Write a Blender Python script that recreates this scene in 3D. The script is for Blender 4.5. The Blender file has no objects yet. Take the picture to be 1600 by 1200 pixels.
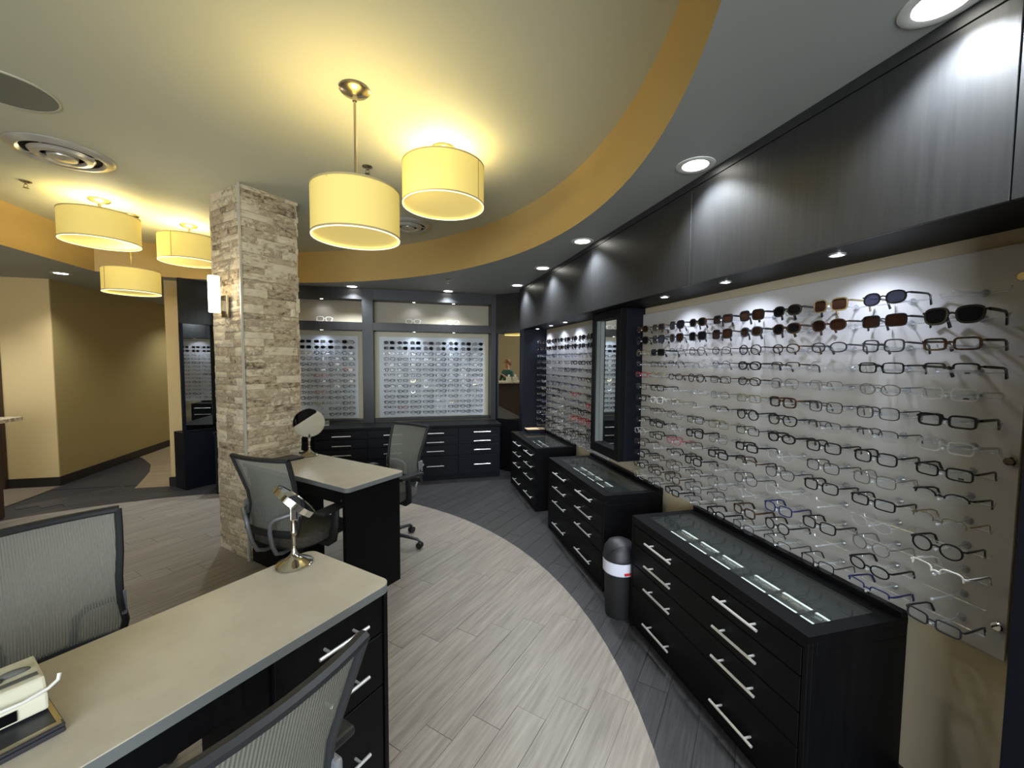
import bpy, bmesh, math, random
from mathutils import Vector, Matrix, Euler

sc = bpy.context.scene
COL = sc.collection
PI = math.pi
S2 = math.sqrt(2.0)

# ------------------------------------------------------------------ camera
YAW, PITCH, ROLL = math.radians(14.2326), math.radians(-3.278), math.radians(0.4255)
fwd = Vector((math.sin(YAW) * math.cos(PITCH), math.cos(YAW) * math.cos(PITCH), math.sin(PITCH)))
rt = Vector((math.cos(YAW), -math.sin(YAW), 0))
up = rt.cross(fwd)
r2 = math.cos(ROLL) * rt + math.sin(ROLL) * up
u2 = -math.sin(ROLL) * rt + math.cos(ROLL) * up
cd = bpy.data.cameras.new("camera")
cam = bpy.data.objects.new("camera", cd)
COL.objects.link(cam)
cd.sensor_fit = 'HORIZONTAL'
cd.sensor_width = 36.0
cd.lens = 643.17 * 36.0 / 1600.0
cd.clip_start = 0.02
cd.clip_end = 60
m = Matrix((r2, u2, -fwd)).transposed().to_4x4()
m.translation = Vector((0, 0, 1.5))
cam.matrix_world = m
sc.camera = cam

# ------------------------------------------------------------------ exposure, world
sc.view_settings.view_transform = 'Standard'
sc.view_settings.look = 'None'
sc.view_settings.gamma = 1.0
sc.view_settings.use_curve_mapping = False
sc.view_settings.exposure = 1.12
w = bpy.data.worlds.new("world")
sc.world = w
w.use_nodes = True
w.node_tree.nodes["Background"].inputs[0].default_value = (0.75, 0.8, 0.9, 1)
w.node_tree.nodes["Background"].inputs[1].default_value = 0.25
try:
    sc.cycles.transparent_max_bounces = 24
    sc.cycles.max_bounces = 10
    sc.cycles.diffuse_bounces = 4
    sc.cycles.glossy_bounces = 5
    sc.cycles.sample_clamp_indirect = 4.0
    sc.cycles.caustics_reflective = False
    sc.cycles.caustics_refractive = False
except Exception:
    pass

# light powers, kept together
P_PENDANT = 4.6
P_SPOT = 38.0
P_PUCK = 4.0
P_BACK = 110.0
E_SHADE = 0.19
E_DIFF = 0.24
E_LENS = 6.0
WARM = (1.0, 0.89, 0.54)
COOL = (0.88, 0.95, 1.0)
BLUE = (0.72, 0.80, 1.0)

def light(name, kind, loc, power, color, size=0.05, rot=(0, 0, 0), angle=110, blend=0.6, parent=None):
    l = bpy.data.lights.new(name, kind)
    l.energy = power
    l.color = color
    if kind == 'SPOT':
        l.spot_size = math.radians(angle)
        l.spot_blend = blend
        l.shadow_soft_size = size
    elif kind == 'POINT':
        l.shadow_soft_size = size
    elif kind == 'AREA':
        l.shape = 'RECTANGLE'
        l.size, l.size_y = size
    o = bpy.data.objects.new(name, l)
    COL.objects.link(o)
    o.location = loc
    o.rotation_euler = rot
    if parent:
        o.parent = parent
    return o

# daylight from the shop window behind the photographer
light("window_daylight", 'AREA', (-0.9, -2.9, 1.55), P_BACK, (0.88, 0.95, 1.0), size=(3.4, 1.7), rot=(math.radians(90), 0, 0))

# ------------------------------------------------------------------ materials
def lin(c):
    def f(v):
        v /= 255.0
        return v / 12.92 if v <= 0.04045 else ((v + 0.055) / 1.055) ** 2.4
    return (f(c[0]), f(c[1]), f(c[2]), 1.0)

MATS = {}
def mat(name, rgb=(128, 128, 128), rough=0.5, metal=0.0, spec=0.5, emit=0.0, emit_rgb=None, coat=0.0):
    mt = bpy.data.materials.new(name)
    mt.use_nodes = True
    b = mt.node_tree.nodes["Principled BSDF"]
    b.inputs["Base Color"].default_value = lin(rgb)
    b.inputs["Roughness"].default_value = rough
    b.inputs["Metallic"].default_value = metal
    b.inputs["Specular IOR Level"].default_value = spec
    if coat:
        b.inputs["Coat Weight"].default_value = coat
        b.inputs["Coat Roughness"].default_value = 0.15
    if emit:
        b.inputs["Emission Color"].default_value = lin(emit_rgb or rgb)
        b.inputs["Emission Strength"].default_value = emit
    MATS[name] = mt
    return mt

def nodes(mt):
    return mt.node_tree.nodes, mt.node_tree.links, mt.node_tree.nodes["Principled BSDF"]

def noise_color(mt, c1, c2, scale=(1, 1, 1), nscale=5.0, detail=6, lo=0.35, hi=0.65, bump=0.0, coord="Object", rough=None, bump_scale=None, dist=0.0, per_object=0.0):
    n, l, b = nodes(mt)
    tc = n.new("ShaderNodeTexCoord")
    mp = n.new("ShaderNodeMapping")
    mp.inputs["Scale"].default_value = scale
    l.new(tc.outputs[coord], mp.inputs[0])
    oi = n.new("ShaderNodeObjectInfo")
    if per_object:
        mul = n.new("ShaderNodeMath"); mul.operation = 'MULTIPLY'; mul.inputs[1].default_value = 37.0
        l.new(oi.outputs["Random"], mul.inputs[0])
        l.new(mul.outputs[0], mp.inputs["Location"])
    nz = n.new("ShaderNodeTexNoise")
    nz.inputs["Scale"].default_value = nscale
    nz.inputs["Detail"].default_value = detail
    nz.inputs["Roughness"].default_value = 0.62
    nz.inputs["Distortion"].default_value = dist
    l.new(mp.outputs[0], nz.inputs["Vector"])
    rp = n.new("ShaderNodeValToRGB")
    rp.color_ramp.elements[0].position = lo
    rp.color_ramp.elements[1].position = hi
    rp.color_ramp.elements[0].color = lin(c1)
    rp.color_ramp.elements[1].color = lin(c2)
    l.new(nz.outputs["Fac"], rp.inputs[0])
    out = rp.outputs[0]
    if per_object:
        hs = n.new("ShaderNodeHueSaturation")
        mr = n.new("ShaderNodeMapRange")
        mr.inputs["To Min"].default_value = 1 - per_object
        mr.inputs["To Max"].default_value = 1 + per_object
        l.new(oi.outputs["Random"], mr.inputs[0])
        l.new(mr.outputs[0], hs.inputs["Value"])
        l.new(out, hs.inputs["Color"])
        out = hs.outputs[0]
    l.new(out, b.inputs["Base Color"])
    if bump:
        bp = n.new("ShaderNodeBump")
        bp.inputs["Strength"].default_value = bump
        bp.inputs["Distance"].default_value = 0.004
        src = nz
        if bump_scale:
            src = n.new("ShaderNodeTexNoise")
            src.inputs["Scale"].default_value = bump_scale
            src.inputs["Detail"].default_value = 4
            l.new(mp.outputs[0], src.inputs["Vector"])
        l.new(src.outputs["Fac"], bp.inputs["Height"])
        l.new(bp.outputs[0], b.inputs["Normal"])
    return mt

def see_through(name, rgb, fac, gloss_rough=0.02, tint=(255, 255, 255), min_gloss=0.04):
    """thin clear sheet: transparent (tinted) mixed with a Fresnel gloss and a share `fac` of diffuse colour"""
    mt = bpy.data.materials.new(name)
    mt.use_nodes = True
    n, l = mt.node_tree.nodes, mt.node_tree.links
    n.clear()
    out = n.new("ShaderNodeOutputMaterial")
    tr = n.new("ShaderNodeBsdfTransparent"); tr.inputs[0].default_value = lin(tint)
    df = n.new("ShaderNodeBsdfDiffuse"); df.inputs[0].default_value = lin(rgb)
    gl = n.new("ShaderNodeBsdfGlossy"); gl.inputs["Roughness"].default_value = gloss_rough
    m1 = n.new("ShaderNodeMixShader"); m1.inputs[0].default_value = fac
    l.new(tr.outputs[0], m1.inputs[1]); l.new(df.outputs[0], m1.inputs[2])
    lw = n.new("ShaderNodeLayerWeight"); lw.inputs[0].default_value = 0.5
    pw = n.new("ShaderNodeMath"); pw.operation = 'POWER'; pw.inputs[1].default_value = 5.0
    l.new(lw.outputs["Facing"], pw.inputs[0])
    mx = n.new("ShaderNodeMath"); mx.operation = 'MULTIPLY_ADD'; mx.inputs[1].default_value = 0.85; mx.inputs[2].default_value = min_gloss
    l.new(pw.outputs[0], mx.inputs[0])
    m2 = n.new("ShaderNodeMixShader")
    l.new(mx.outputs[0], m2.inputs[0])
    l.new(m1.outputs[0], m2.inputs[1]); l.new(gl.outputs[0], m2.inputs[2])
    l.new(m2.outputs[0], out.inputs[0])
    MATS[name] = mt
    return mt

M_ceil = mat("ceiling_paint", (200, 201, 180), 0.75)
M_soffit = mat("soffit_paint", (164, 167, 162), 0.6)
M_gold = mat("gold_paint", (190, 161, 102), 0.6)
M_wall = mat("warm_wall_paint", (216, 188, 134), 0.6)
M_olive = mat("brown_gold_wall_paint", (160, 141, 90), 0.6)
M_beige = mat("display_wall_paint", (206, 192, 164), 0.6)
M_base = mat("dark_vinyl_baseboard", (34, 28, 26), 0.45)
M_floor_dark = mat("charcoal_plank_vinyl", (64, 62, 62), 0.42)
noise_color(M_floor_dark, (34, 33, 35), (62, 61, 62), scale=(1.4, 40, 1), nscale=3, lo=0.3, hi=0.7, bump=0.25, per_object=0.12)
M_slab = mat("dark_floor_underlay", (34, 33, 34), 0.6)
M_floor_light = mat("grey_brown_plank_vinyl", (150, 138, 124), 0.40)
noise_color(M_floor_light, (110, 102, 94), (153, 145, 134), scale=(1.2, 20, 1), nscale=3.0, lo=0.25, hi=0.75, bump=0.3, per_object=0.08, dist=0.25)
M_floor_hall = mat("hall_plank_vinyl", (150, 128, 96), 0.45)
noise_color(M_floor_hall, (132, 112, 84), (160, 140, 108), scale=(1, 9, 1), nscale=3)
M_carpet = mat("reception_carpet", (112, 98, 80), 0.9)
M_strip = mat("metal_floor_strip", (170, 160, 140), 0.35, 0.9)
M_espresso = mat("espresso_wood", (40, 38, 38), 0.40, spec=0.4)
noise_color(M_espresso, (35, 36, 38), (45, 45, 46), scale=(12, 12, 0.8), nscale=4, lo=0.3, hi=0.75, bump=0.22, per_object=0.06)
M_black = mat("black_laminate", (8, 8, 10), 0.5, spec=0.16)
noise_color(M_black, (5, 5, 7), (10, 10, 12), scale=(14, 14, 1.2), nscale=4, bump=0.06)
M_navy = mat("navy_black_laminate", (12, 15, 24), 0.5, spec=0.2)
M_desk = mat("grey_beige_laminate", (186, 172, 146), 0.38)
noise_color(M_desk, (184, 176, 158), (197, 189, 172), nscale=9, lo=0.3, hi=0.7)
M_deskedge = mat("grey_edge_band", (106, 109, 108), 0.45)
M_steel = mat("brushed_steel", (226, 225, 222), 0.32, 0.65)
M_chrome = mat("polished_chrome", (222, 218, 208), 0.08, 1.0)
M_nickel = mat("brushed_nickel", (178, 168, 148), 0.25, 1.0)
M_mirror = mat("mirror_glass", (225, 228, 226), 0.01, 1.0)
M_niche = mat("niche_paint", (176, 166, 146), 0.6)
M_board = mat("matt_display_panel", (194, 191, 188), 0.5)
M_boardw = mat("frosted_display_panel", (205, 211, 216), 0.4)
M_mat = mat("board_surround", (204, 196, 170), 0.5)
M_acry = see_through("clear_acrylic", (235, 238, 240), 0.22, 0.03, (246, 248, 250), 0.10)
M_glass = see_through("clear_glass", (200, 210, 210), 0.015, 0.01, (248, 251, 250), 0.04)
M_lens = see_through("clear_lens", (220, 224, 224), 0.03, 0.05, (246, 247, 247), 0.018)
M_sun = see_through("dark_sun_lens", (20, 20, 22), 0.95, 0.05, (40, 40, 40), 0.012)
M_sunb = see_through("brown_sun_lens", (40, 25, 17), 0.90, 0.05, (90, 62, 46), 0.012)
M_sung = see_through("grey_sun_lens", (46, 48, 62), 0.80, 0.05, (110, 112, 130), 0.015)
M_plastic = mat("black_chair_plastic", (32, 33, 36), 0.5)
M_tube = mat("grey_painted_tube", (136, 138, 142), 0.4, 0.4)
M_seat = mat("charcoal_seat_fabric", (78, 74, 70), 0.9)
noise_color(M_seat, (66, 63, 60), (90, 86, 80), nscale=120, bump=0.3)
M_rubber = mat("black_rubber", (20, 20, 21), 0.6)
M_white = mat("white_plastic", (232, 230, 224), 0.4)
M_cream = mat("cream_plastic", (222, 218, 196), 0.4)
M_button = mat("grey_rubber_button", (96, 96, 92), 0.6)
M_granite = mat("granite_counter", (200, 182, 150), 0.3)
noise_color(M_granite, (150, 128, 98), (226, 212, 184), nscale=26, lo=0.4, hi=0.6)
M_walnut = mat("dark_walnut_panel", (62, 44, 32), 0.45)
M_box = mat("tan_box_lid", (206, 176, 140), 0.6)
M_tray = mat("black_tray_velvet", (30, 30, 32), 0.8)
M_traywhite = mat("white_price_strip", (246, 246, 242), 0.35)
M_bag = mat("white_bin_bag", (214, 216, 232), 0.4)
M_red = mat("red_tie_strip", (190, 40, 46), 0.5)
M_laptop = mat("dark_grey_laptop", (58, 58, 64), 0.4, 0.3)
M_screen = mat("black_gloss", (10, 10, 12), 0.12)
M_speaker = mat("grey_speaker_grille", (116, 118, 108), 0.7)
M_ventm = mat("satin_vent_metal", (196, 194, 184), 0.3, 0.45)
M_ventd = mat("dark_duct", (16, 15, 13), 0.8)
M_trimw = mat("white_trim_ring", (214, 214, 208), 0.45)
M_bead = mat("aluminium_corner_bead", (204, 198, 186), 0.4, 0.3)
M_grout = mat("stone_backing", (120, 106, 88), 0.9)
M_shade = mat("cream_fabric_shade", (214, 194, 118), 0.85, emit=E_SHADE, emit_rgb=(246, 216, 112))
M_diff = mat("shade_diffuser", (240, 222, 150), 0.6, emit=E_DIFF, emit_rgb=(246, 216, 120))
M_shadetrim = mat("shade_trim", (178, 160, 112), 0.8)
M_shaderim = mat("shade_rim_glow", (246, 238, 200), 0.8, emit=0.8, emit_rgb=(255, 240, 190))
M_lampon = mat("lit_downlight_lens", (255, 252, 244), 0.5, emit=E_LENS, emit_rgb=(255, 252, 240))
M_led = mat("lit_led_chip", (240, 248, 255), 0.5, emit=14.0, emit_rgb=(225, 240, 255))
M_sconce = mat("lit_sconce_glass", (255, 248, 226), 0.4, emit=2.6, emit_rgb=(255, 244, 214))
M_skin = mat("skin", (190, 140, 112), 0.6)
M_scrub = mat("green_scrubs", (34, 72, 60), 0.8)
M_hair = mat("auburn_hair", (122, 74, 44), 0.6)
M_trouser = mat("dark_trousers", (40, 42, 50), 0.8)
M_pane = mat("daylit_window_pane", (225, 235, 245), 0.4, emit=0.6, emit_rgb=(205, 225, 250))

# ledger stone: each piece its own tone from the object's random value
M_stone = mat("split_ledger_stone", (190, 172, 142), 0.85)
n, l, b = nodes(M_stone)
tc = n.new("ShaderNodeTexCoord"); oi = n.new("ShaderNodeObjectInfo")
mp = n.new("ShaderNodeMapping"); mp.inputs["Scale"].default_value = (2.6, 1, 1.3)
l.new(tc.outputs["Object"], mp.inputs[0])
ml = n.new("ShaderNodeMath"); ml.operation = 'MULTIPLY'; ml.inputs[1].default_value = 53.0
l.new(oi.outputs["Random"], ml.inputs[0]); l.new(ml.outputs[0], mp.inputs["Location"])
nz = n.new("ShaderNodeTexNoise"); nz.inputs["Scale"].default_value = 1.6; nz.inputs["Detail"].default_value = 8; nz.inputs["Roughness"].default_value = 0.68
l.new(mp.outputs[0], nz.inputs["Vector"])
add = n.new("ShaderNodeMath"); add.operation = 'MULTIPLY_ADD'; add.inputs[1].default_value = 0.50
l.new(oi.outputs["Random"], add.inputs[0]); l.new(nz.outputs["Fac"], add.inputs[2])
rp = n.new("ShaderNodeValToRGB")
els = rp.color_ramp.elements
els[0].position = 0.36; els[0].color = lin((60, 50, 42))
els[1].position = 1.08 if False else 1.0; els[1].color = lin((214, 200, 172))
for pos, c in ((0.45, (118, 102, 82)), (0.54, (166, 148, 120)), (0.66, (192, 176, 148)), (0.78, (156, 138, 112)), (0.88, (206, 192, 164))):
    e = els.new(pos); e.color = lin(c)
l.new(add.outputs[0], rp.inputs[0]); l.new(rp.outputs[0], b.inputs["Base Color"])
bp = n.new("ShaderNodeBump"); bp.inputs["Strength"].default_value = 0.6; bp.inputs["Distance"].default_value = 0.006
l.new(nz.outputs["Fac"], bp.inputs["Height"]); l.new(bp.outputs[0], b.inputs["Normal"])

# ribbed chair mesh: stripes of thread over gaps you can see through
def ribbed(name, rgb, period, lo, hi):
    mt = bpy.data.materials.new(name); mt.use_nodes = True
    n, l = mt.node_tree.nodes, mt.node_tree.links
    n.clear()
    out = n.new("ShaderNodeOutputMaterial")
    tc = n.new("ShaderNodeTexCoord"); sp = n.new("ShaderNodeSeparateXYZ")
    l.new(tc.outputs["Object"], sp.inputs[0])
    mu = n.new("ShaderNodeMath"); mu.operation = 'MULTIPLY'; mu.inputs[1].default_value = 2 * PI / period
    l.new(sp.outputs[0], mu.inputs[0])
    si = n.new("ShaderNodeMath"); si.operation = 'SINE'; l.new(mu.outputs[0], si.inputs[0])
    mr = n.new("ShaderNodeMapRange"); mr.inputs["From Min"].default_value = -0.5; mr.inputs["From Max"].default_value = 0.5
    mr.inputs["To Min"].default_value = lo; mr.inputs["To Max"].default_value = hi
    l.new(si.outputs[0], mr.inputs[0])
    df = n.new("ShaderNodeBsdfDiffuse"); df.inputs[0].default_value = lin(rgb)
    tl = n.new("ShaderNodeBsdfTranslucent"); tl.inputs[0].default_value = lin(rgb)
    md = n.new("ShaderNodeMixShader"); md.inputs[0].default_value = 0.3
    l.new(df.outputs[0], md.inputs[1]); l.new(tl.outputs[0], md.inputs[2])
    tr = n.new("ShaderNodeBsdfTransparent")
    mx = n.new("ShaderNodeMixShader")
    l.new(mr.outputs[0], mx.inputs[0]); l.new(tr.outputs[0], mx.inputs[1]); l.new(md.outputs[0], mx.inputs[2])
    l.new(mx.outputs[0], out.inputs[0])
    MATS[name] = mt
    return mt
M_mesh = ribbed("ribbed_chair_mesh", (142, 143, 136), 0.0070, 0.55, 0.97)

# ------------------------------------------------------------------ mesh helpers
class MB:
    def __init__(s):
        s.v, s.f, s.mi, s.ms = [], [], [], []
    def slot(s, m_):
        if m_ is None:
            return 0
        if m_ not in s.ms:
            s.ms.append(m_)
        return s.ms.index(m_)
    def add(s, vs, fs, m_=None, M=None):
        o = len(s.v)
        s.v += [tuple(M @ Vector(p)) if M else tuple(p) for p in vs]
        k = s.slot(m_)
        for f in fs:
            s.f.append([o + i for i in f]); s.mi.append(k)
        return s
    def box(s, x0, x1, y0, y1, z0, z1, m_=None, M=None):
        vs = [(x, y, z) for z in (z0, z1) for y in (y0, y1) for x in (x0, x1)]
        return s.add(vs, [(0, 2, 3, 1), (4, 5, 7, 6), (0, 1, 5, 4), (2, 6, 7, 3), (0, 4, 6, 2), (1, 3, 7, 5)], m_, M)
    def prism(s, poly, z0, z1, m_=None, M=None):
        n_ = len(poly)
        vs = [(p[0], p[1], z0) for p in poly] + [(p[0], p[1], z1) for p in poly]
        fs = [tuple(reversed(range(n_))), tuple(range(n_, 2 * n_))] + [(i, (i + 1) % n_, n_ + (i + 1) % n_, n_ + i) for i in range(n_)]
        return s.add(vs, fs, m_, M)
    def lathe(s, prof, n_=24, m_=None, M=None, cap=True, arc=2 * PI):
        vs, fs = [], []
        full = abs(arc - 2 * PI) < 1e-6
        k = n_ if full else n_ + 1
        for r, z in prof:
            for i in range(k):
                a = arc * i / n_
                vs.append((r * math.cos(a), r * math.sin(a), z))
        for j in range(len(prof) - 1):
            for i in range(n_):
                i2 = (i + 1) % k
                fs.append((j * k + i, j * k + i2, (j + 1) * k + i2, (j + 1) * k + i))
        if cap and full:
            if prof[0][0] > 1e-6: fs.append(tuple(reversed(range(k))))
            if prof[-1][0] > 1e-6: fs.append(tuple((len(prof) - 1) * k + i for i in range(k)))
        return s.add(vs, fs, m_, M)
    def tube(s, path, r, n_=8, m_=None, M=None, closed=False, cap=True):
        P = [Vector(p) for p in path]
        N = len(P)
        rr = r if isinstance(r, (list, tuple)) else [r] * N
        vs, fs = [], []
        prev = None
        for i in range(N):
            if closed:
                t = (P[(i + 1) % N] - P[i - 1]).normalized()
            else:
                t = (P[min(i + 1, N - 1)] - P[max(i - 1, 0)]).normalized()
            if prev is None:
                ref = Vector((0, 0, 1)) if abs(t.z) < 0.9 else Vector((1, 0, 0))
                u = t.cross(ref).normalized()
            else:
                u = (prev - t * prev.dot(t))
                u = u.normalized() if u.length > 1e-6 else t.orthogonal().normalized()
            prev = u
            v_ = t.cross(u)
            q = rr[i] if not isinstance(rr[i], tuple) else rr[i]
            ra, rb = q if isinstance(q, tuple) else (q, q)
            for k in range(n_):
                a = 2 * PI * (k + 0.5) / n_
                vs.append(P[i] + u * (ra * math.cos(a)) + v_ * (rb * math.sin(a)))
        for i in range(N if closed else N - 1):
            j = (i + 1) % N
            for k in range(n_):
                k2 = (k + 1) % n_
                fs.append((i * n_ + k, i * n_ + k2, j * n_ + k2, j * n_ + k))
        if cap and not closed:
            fs.append(tuple(reversed(range(n_)))); fs.append(tuple((N - 1) * n_ + k for k in range(n_)))
        return s.add(vs, fs, m_, M)
    def sphere(s, c, r, n_=12, k=8, m_=None, sc_=(1, 1, 1)):
        prof = [(max(1e-4, r * math.sin(PI * j / k)), -r * math.cos(PI * j / k)) for j in range(k + 1)]
        M = Matrix.Translation(c) @ Matrix.Diagonal((*sc_, 1))
        return s.lathe(prof, n_, m_, M, cap=False)
    def mesh(s, name, mats=None, smooth=False, bevel=0.0, segs=2):
        me = bpy.data.meshes.new(name)
        me.from_pydata([tuple(p) for p in s.v], [], s.f)
        for m_ in (s.ms or mats or []):
            me.materials.append(m_)
        if s.ms:
            me.polygons.foreach_set("material_index", s.mi)
        bm = bmesh.new(); bm.from_mesh(me)
        bmesh.ops.recalc_face_normals(bm, faces=bm.faces)
        if bevel:
            es = [e for e in bm.edges if len(e.link_faces) == 2 and e.calc_face_angle(0) > 0.5]
            bmesh.ops.bevel(bm, geom=es, offset=bevel, segments=segs, affect='EDGES', profile=0.6)
        bm.to_mesh(me); bm.free()
        if smooth:
            me.polygons.foreach_set("use_smooth", [True] * len(me.polygons))
            try:
                me.set_sharp_from_angle(angle=math.radians(38))
            except Exception:
                pass
        me.update()
        return me
    def obj(s, name, m_=None, parent=None, smooth=False, bevel=0.0, loc=None, rotz=None, segs=2):
        return put(name, s.mesh(name, [m_] if m_ else None, smooth, bevel, segs), parent, loc, rotz)

def put(name, me, parent=None, loc=None, rotz=None):
    o = bpy.data.objects.new(name, me)
    COL.objects.link(o)
    if loc is not None: o.location = loc
    if rotz is not None: o.rotation_euler = (0, 0, rotz)
    if parent is not None: o.parent = parent
    return o

def tag(o, label=None, cat=None, group=None, kind=None):
    if label: o["label"] = label
    if cat: o["category"] = cat
    if group: o["group"] = group
    if kind: o["kind"] = kind
    return o

def thing(name, label, cat, loc=(0, 0, 0), rotz=0.0, group=None):
    o = bpy.data.objects.new(name, None)
    o.empty_display_size = 0.05
    COL.objects.link(o)
    o.location = loc; o.rotation_euler = (0, 0, rotz)
    return tag(o, label, cat, group)

def struct(name, mb, m_=None, parent=None, smooth=False, bevel=0.0):
    o = mb.obj(name, m_, parent, smooth, bevel)
    if parent is None: o["kind"] = "structure"
    return o

def copy_tree(o, parent=None, **kw):
    c = o.copy(); COL.objects.link(c)
    if parent is not None: c.parent = parent
    for ch in list(o.children):
        copy_tree(ch, c)
    return c

def AB(a, b_, z=0.0):
    return ((b_ - a) / S2, (a + b_) / S2, z)

def bx(x0, x1, y0, y1, z0, z1):
    return MB().box(x0, x1, y0, y1, z0, z1)

ORD = ["first", "second", "third", "fourth", "fifth", "sixth", "seventh", "eighth", "ninth", "tenth", "eleventh", "twelfth", "thirteenth", "fourteenth"]
random.seed(7)

# ================================================================== SHELL
ZC, ZS = 2.74, 2.386           # tray ceiling, soffit
XW = 1.67                      # right wall
CX, CY, CR = -2.04, 2.30, 3.122
XCUT = -3.12
FX, FY, FR = -2.03, 2.11, 3.047

struct("floor", bx(-7.2, 1.9, -3.1, 10.1, -0.12, -0.006), M_slab)
floor = bpy.data.objects["floor"]

def clip_poly(poly, inside, cross):
    out = []
    for i in range(len(poly)):
        p, q = poly[i], poly[(i + 1) % len(poly)]
        ip, iq = inside(p), inside(q)
        if ip: out.append(p)
        if ip != iq: out.append(cross(p, q))
    return out

NC = 96
circ = [(FX + FR * math.cos(2 * PI * i / NC), FY + FR * math.sin(2 * PI * i / NC)) for i in range(NC)]
def clip_circle(poly):
    for i in range(NC):
        (x0, y0), (x1, y1) = circ[i], circ[(i + 1) % NC]
        nx, ny = -(y1 - y0), x1 - x0
        d = lambda p: (p[0] - x0) * nx + (p[1] - y0) * ny
        if all(d(p) >= 0 for p in poly): continue
        def cr(p, q):
            t = d(p) / (d(p) - d(q)); return (p[0] + (q[0] - p[0]) * t, p[1] + (q[1] - p[1]) * t)
        poly = clip_poly(poly, lambda p: d(p) >= 0, cr)
        if len(poly) < 3: return []
    return poly

inlay = MB().prism([(FX + (FR - .004) * math.cos(2 * PI * i / NC), FY + (FR - .004) * math.sin(2 * PI * i / NC)) for i in range(NC)], -0.006, -0.003).obj("inlay_floor", M_slab)
tag(inlay, kind="structure")
PW, PL, GAP = 0.1375, 0.825, 0.0011
pm_light = MB().box(-PL / 2 + GAP, PL / 2 - GAP, -PW / 2 + GAP, PW / 2 - GAP, -0.003, 0.0).mesh("plank", [M_floor_light])
pm_dark = MB().box(-PL / 2 + GAP, PL / 2 - GAP, -PW / 2 + GAP, PW / 2 - GAP, -0.006, -0.0012).mesh("dark_plank", [M_floor_dark])
nl = nd = 0
for k in range(-30, 60):
    a0 = 0.0205 + PW * k
    for n_ in range(-12, 14):
        b0 = 1.485 - 0.1378 * (k - 5) + PL * n_
        ac, bc = a0 + PW / 2, b0 + PL / 2
        cs = [AB(a_, b_)[:2] for a_, b_ in ((a0, b0), (a0, b0 + PL), (a0 + PW, b0 + PL), (a0 + PW, b0))]
        ds = [math.hypot(x - FX, y - FY) for x, y in cs]
        cx, cy, _ = AB(ac, bc)
        if max(ds) < FR:
            if cy > -0.6 and cx > -4.2:
                put("plank", pm_light, inlay, (cx, cy, 0), PI / 4); nl += 1
        else:
            if min(ds) < FR:
                pc = clip_circle([(x, y) for x, y in cs])
                if len(pc) >= 3 and cy > -0.6:
                    ar = abs(sum(pc[i][0] * pc[(i + 1) % len(pc)][1] - pc[(i + 1) % len(pc)][0] * pc[i][1] for i in range(len(pc)))) / 2
                    if ar > 0.002:
                        inv = Matrix.Rotation(-PI / 4, 4, 'Z')
                        loc = [(inv @ Vector((x - cx, y - cy, 0)))[:2] for x, y in pc]
                        mb = MB().prism(loc, -0.003, 0.0)
                        put("plank", mb.mesh("plank", [M_floor_light]), inlay, (cx, cy, 0), PI / 4); nl += 1
            if max(ds) > FR and cy > -0.3 and cy < 5.75 and -3.6 < cx < 1.9 and not (cx < -2.2 and cy < 3.0):
                put("plank", pm_dark, floor, (cx, cy, 0), PI / 4); nd += 1
print("planks", nl, nd)

# hall floor beyond the threshold, reception carpet and the metal strip
arc = [(-3.055, 5.58), (-3.17, 5.95), (-3.306, 6.36), (-3.52, 6.8), (-3.85, 7.25), (-3.95, 7.35)]
struct("hall_floor", MB().prism(arc + [(-3.95, 10.0), (-2.70, 10.0), (-2.70, 5.58)], -0.006, 0.0), M_floor_hall)
struct("hall_floor_dark", MB().prism([(-3.95, 5.72)] + [(-3.10, 5.72)] + arc[1:], -0.006, -0.0008), M_floor_dark)
struct("reception_floor", bx(-7.0, -3.935, 2.0, 5.9, -0.006, 0.0), M_carpet)
struct("floor_strip", bx(-3.935, -3.91, 2.0, 5.86, -0.004, 0.003), M_strip)

# ceiling: outline of the raised tray = circle cut by a straight chord on the left
def ray_out(th):
    ox, oy = -1.6, 2.3
    dx, dy = math.cos(th), math.sin(th)
    fx, fy = ox - CX, oy - CY
    bq = fx * dx + fy * dy
    t = -bq + math.sqrt(bq * bq - (fx * fx + fy * fy - CR * CR))
    if dx < -1e-6: t = min(t, (XCUT - ox) / dx)
    return (ox + dx * t, oy + dy * t)
c1 = math.atan2(CY + math.sqrt(CR ** 2 - (XCUT - CX) ** 2) - 2.3, XCUT + 1.6)
ths = sorted([2 * PI * i / 140 - PI for i in range(140)] + [c1, -c1])
outl = [ray_out(t) for t in ths]
rect = []
for t in ths:
    dx, dy = math.cos(t), math.sin(t)
    cand = []
    if dx > 1e-9: cand.append((XW + 0.2 + 1.6) / dx)
    if dx < -1e-9: cand.append((-7.1 + 1.6) / dx)
    if dy > 1e-9: cand.append((10.0 - 2.3) / dy)
    if dy < -1e-9: cand.append((-3.0 - 2.3) / dy)
    tt = min(cand); rect.append((-1.6 + dx * tt, 2.3 + dy * tt))
N = len(ths)
mb = MB()
mb.add([(x, y, ZS) for x, y in outl] + [(x, y, ZS) for x, y in rect], [(i, (i + 1) % N, N + (i + 1) % N, N + i) for i in range(N)])
for a_, b_ in ((1.87, 10.0), (1.87, -3.0), (-7.1, 10.0), (-7.1, -3.0)):
    pass
cornerfix = {(1, 1): (1.87, 10.0), (1, -1): (1.87, -3.0), (-1, 1): (-7.1, 10.0), (-1, -1): (-7.1, -3.0)}
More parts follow.
